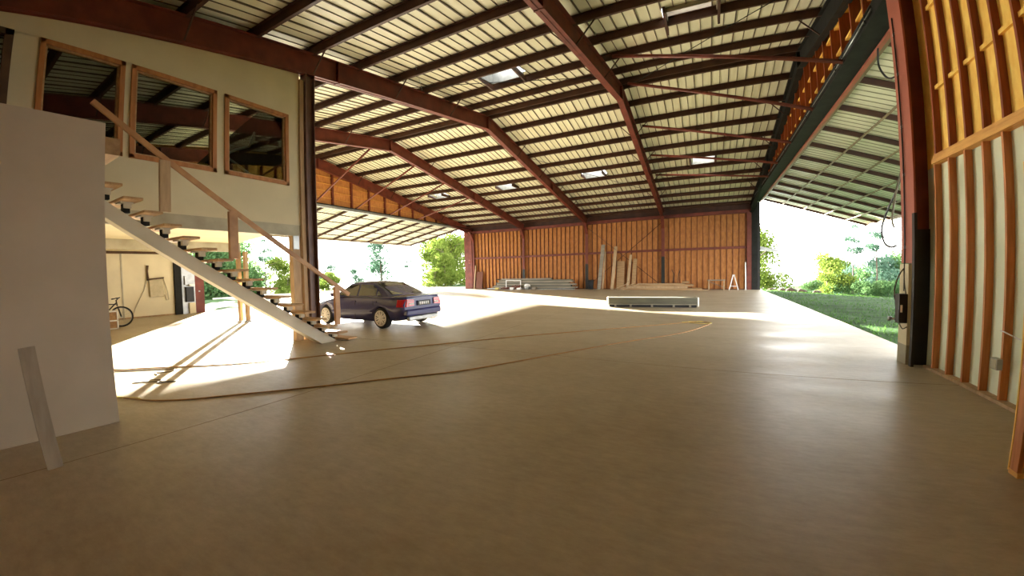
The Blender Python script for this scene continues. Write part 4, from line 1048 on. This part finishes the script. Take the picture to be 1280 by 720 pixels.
def tree(k_, x, y, z, s_, rot, name, label, cat, group=None):
    lf, tk, h = PROT[k_]
    t = thing(name, label, cat, (x, y, z), group); t.scale = (s_,)*3; t.rotation_euler = (0, 0, rot)
    for nm, me in (('foliage', lf), ('trunk', tk)):
        o = bpy.data.objects.new(nm, me); COL.objects.link(o); o.parent = t
    return t
import json
def gz(x, y): return ground_h(x, y) - .05
RT = [
 ('round', 9.2, 18.5, 1.00, 'round bright green tree standing alone beyond the right lawn', 'round_tree'),
 ('pine', 13.1, 23.7, .62, 'slim bare trunked tree just right of the round bright tree', 'slim_tree'),
 ('pine', 15.9, 24.9, .69, 'tallest slim dark trunk tree in the right opening', 'slim_tree'),
 ('leafy', 17.1, 39.2, .68, 'green tree directly behind the slim bare trunk beside the round tree', 'broad_tree'),
 ('leafyg', 18.0, 34.7, .70, 'green tree seen between the two slim trunks', 'broad_tree'),
 ('leafy', 18.8, 30.2, .78, 'green tree just right of the tallest slim trunk', 'broad_tree'),
 ('leafyg', 21.2, 31.5, .90, 'green tree farthest right, beside the cream guide post', 'broad_tree'),
 ('leafy', 17.2, 45.4, .85, 'pale bluish tree behind the round bright tree', 'pale_tree'),
 ('bushg', 6.9, 14.9, .54, 'low bush left of the round bright tree', 'garden_bush'),
 ('bushg', 10.7, 18.1, .67, 'low bush at the foot of the slim bare trunk', 'garden_bush'),
 ('bushg', 11.9, 15.7, .62, 'low bush just left of the tallest slim trunk', 'garden_bush'),
 ('bushg', 13.6, 15.1, .71, 'low bush at the far right beside the cream guide post', 'garden_bush'),
]
for i, (k_, x, y, s_, lb, nm) in enumerate(RT):
    tree(k_, x, y, gz(x, y), s_, i*1.7, nm, lb, 'bush' if 'bush' in nm else 'tree')
tree('thick', 4.2, 36.5, -2.4, 1.35, .4, 'leafy_tree', 'light green tree peeking out just right of the far corner column', 'tree')
LT = [
 ('thick', -35.3, 11.4, 1.01, 'bright green leafy tree at the right end of the left opening', 'leafy_tree'),
 ('thick', -40.0, 13.2, .78, 'bright green leafy tree just right of the car boot', 'leafy_tree'),
 ('bush', -33.6, 5.8, .83, 'low bright bush at the right end of the left opening', 'garden_bush'),
 ('pale', -50.9, 13.6, .84, 'pale tree rising above the car roof', 'pale_tree'),
 ('bush', -41.6, -3.3, .77, 'bluish bush left of the car windscreen', 'garden_bush'),
 ('pale', -53.5, 10.7, .38, 'small pale tree above the car windscreen', 'pale_tree'),
 ('pine', -45.0, -8.5, .44, 'slim tree in the bright gap between the loft posts', 'slim_tree'),
 ('thick', -49.5, -4.3, .66, 'leafy tree in the bright gap between the loft posts', 'leafy_tree'),
 ('bush', -42.2, -7.7, .74, 'low bush in the bright gap between the loft posts', 'garden_bush'),
 ('leafyg', -50.9, -11.5, 1.0, 'green tree seen through the middle stair treads, nearest the red board', 'broad_tree'),
 ('leafyg', -53.8, -8.1, 1.0, 'green tree just left of the twin posts beyond the grass', 'broad_tree'),
 ('thick', -57.6, -12.4, .95, 'leafy tree mostly hidden behind the stringer above the red board', 'leafy_tree'),
 ('thick', -38.8, 18.7, 1.03, 'tall leafy tree right behind the bright tree at the left far column', 'leafy_tree'),
 ('thick', -44.1, 19.7, 1.15, 'tall leafy tree between the car boot and the left far column, farthest back', 'leafy_tree'),
 ('thick', -33.5, 7.7, .61, 'small leafy tree nearest the left opening, right of the car', 'leafy_tree'),
 ('pine', -48.4, 17.0, .39, 'slim pale tree above the car boot', 'slim_tree'),
 ('pale', -54.7, 6.0, .46, 'pale tree just right of the dark loft corner column', 'pale_tree'),
]
for i, (k_, x, y, s_, lb, nm) in enumerate(LT):
    tree(k_, x, y, gz(x, y), s_, i*2.1, nm, lb, 'bush' if 'bush' in nm else 'tree')
# far things at right horizon
t = thing('far_building', 'white low building with grey roof edge beyond the right lawn', 'building', (6, 55, -3))
b = MB(); b.box((4.2, 52, -3.2), (10.5, 58, 1.3)); b.build('wall', M['farwhite'], t); b = MB(); b.box((3.9, 51.7, 1.3), (10.9, 58.3, 1.55)); b.build('roof', M['steelgrey'], t); b = MB(); b.box((8.0, 51.95, -2), (8.15, 52, 1.3)); b.build('downpipe', M['steelgrey'], t)
for i, (x, y, r) in enumerate(((2.15, 6.63, .22), (2.81, 5.52, .24), (3.30, 4.75, .30), (3.95, 4.2, .26), (4.75, 3.1, .22))):
    b = MB(); q = random.Random(i); bmesh.ops.create_icosphere(b.bm, subdivisions=3, radius=1)
    for v in b.bm.verts: v.co = V((x, y, ground_h(x, y)+r*.35)) + V((v.co.x*r*1.35, v.co.y*r, v.co.z*r*.8))*(1+.12*math.sin(v.co.x*5+i)*math.cos(v.co.y*4))
    tag(b.build('boulder', M['rock']), f'brown boulder on the crest of the right lawn, {ORD[i]} from the far corner column', 'boulder', 'boulders on the lawn crest')
t = thing('eave_bracket', 'grey roof corner jutting past the far corner column outside', 'roof', (.6, .5, 2.8))
b = MB(); b.prism([(.52, .35, 3.16), (1.72, .35, 2.82), (1.72, .35, 2.72), (.52, .35, 2.86)], (0, .9, 0)); b.build('roof_edge', M['steelgrey'], t)
b = MB(); b.bar((.50, .4, 2.4), (1.0, .4, 2.8), .08, .08); b.build('bracket', M['greyboard'], t)
for o in bpy.data.objects:
    if '_w' in o.keys(): del o['_w']
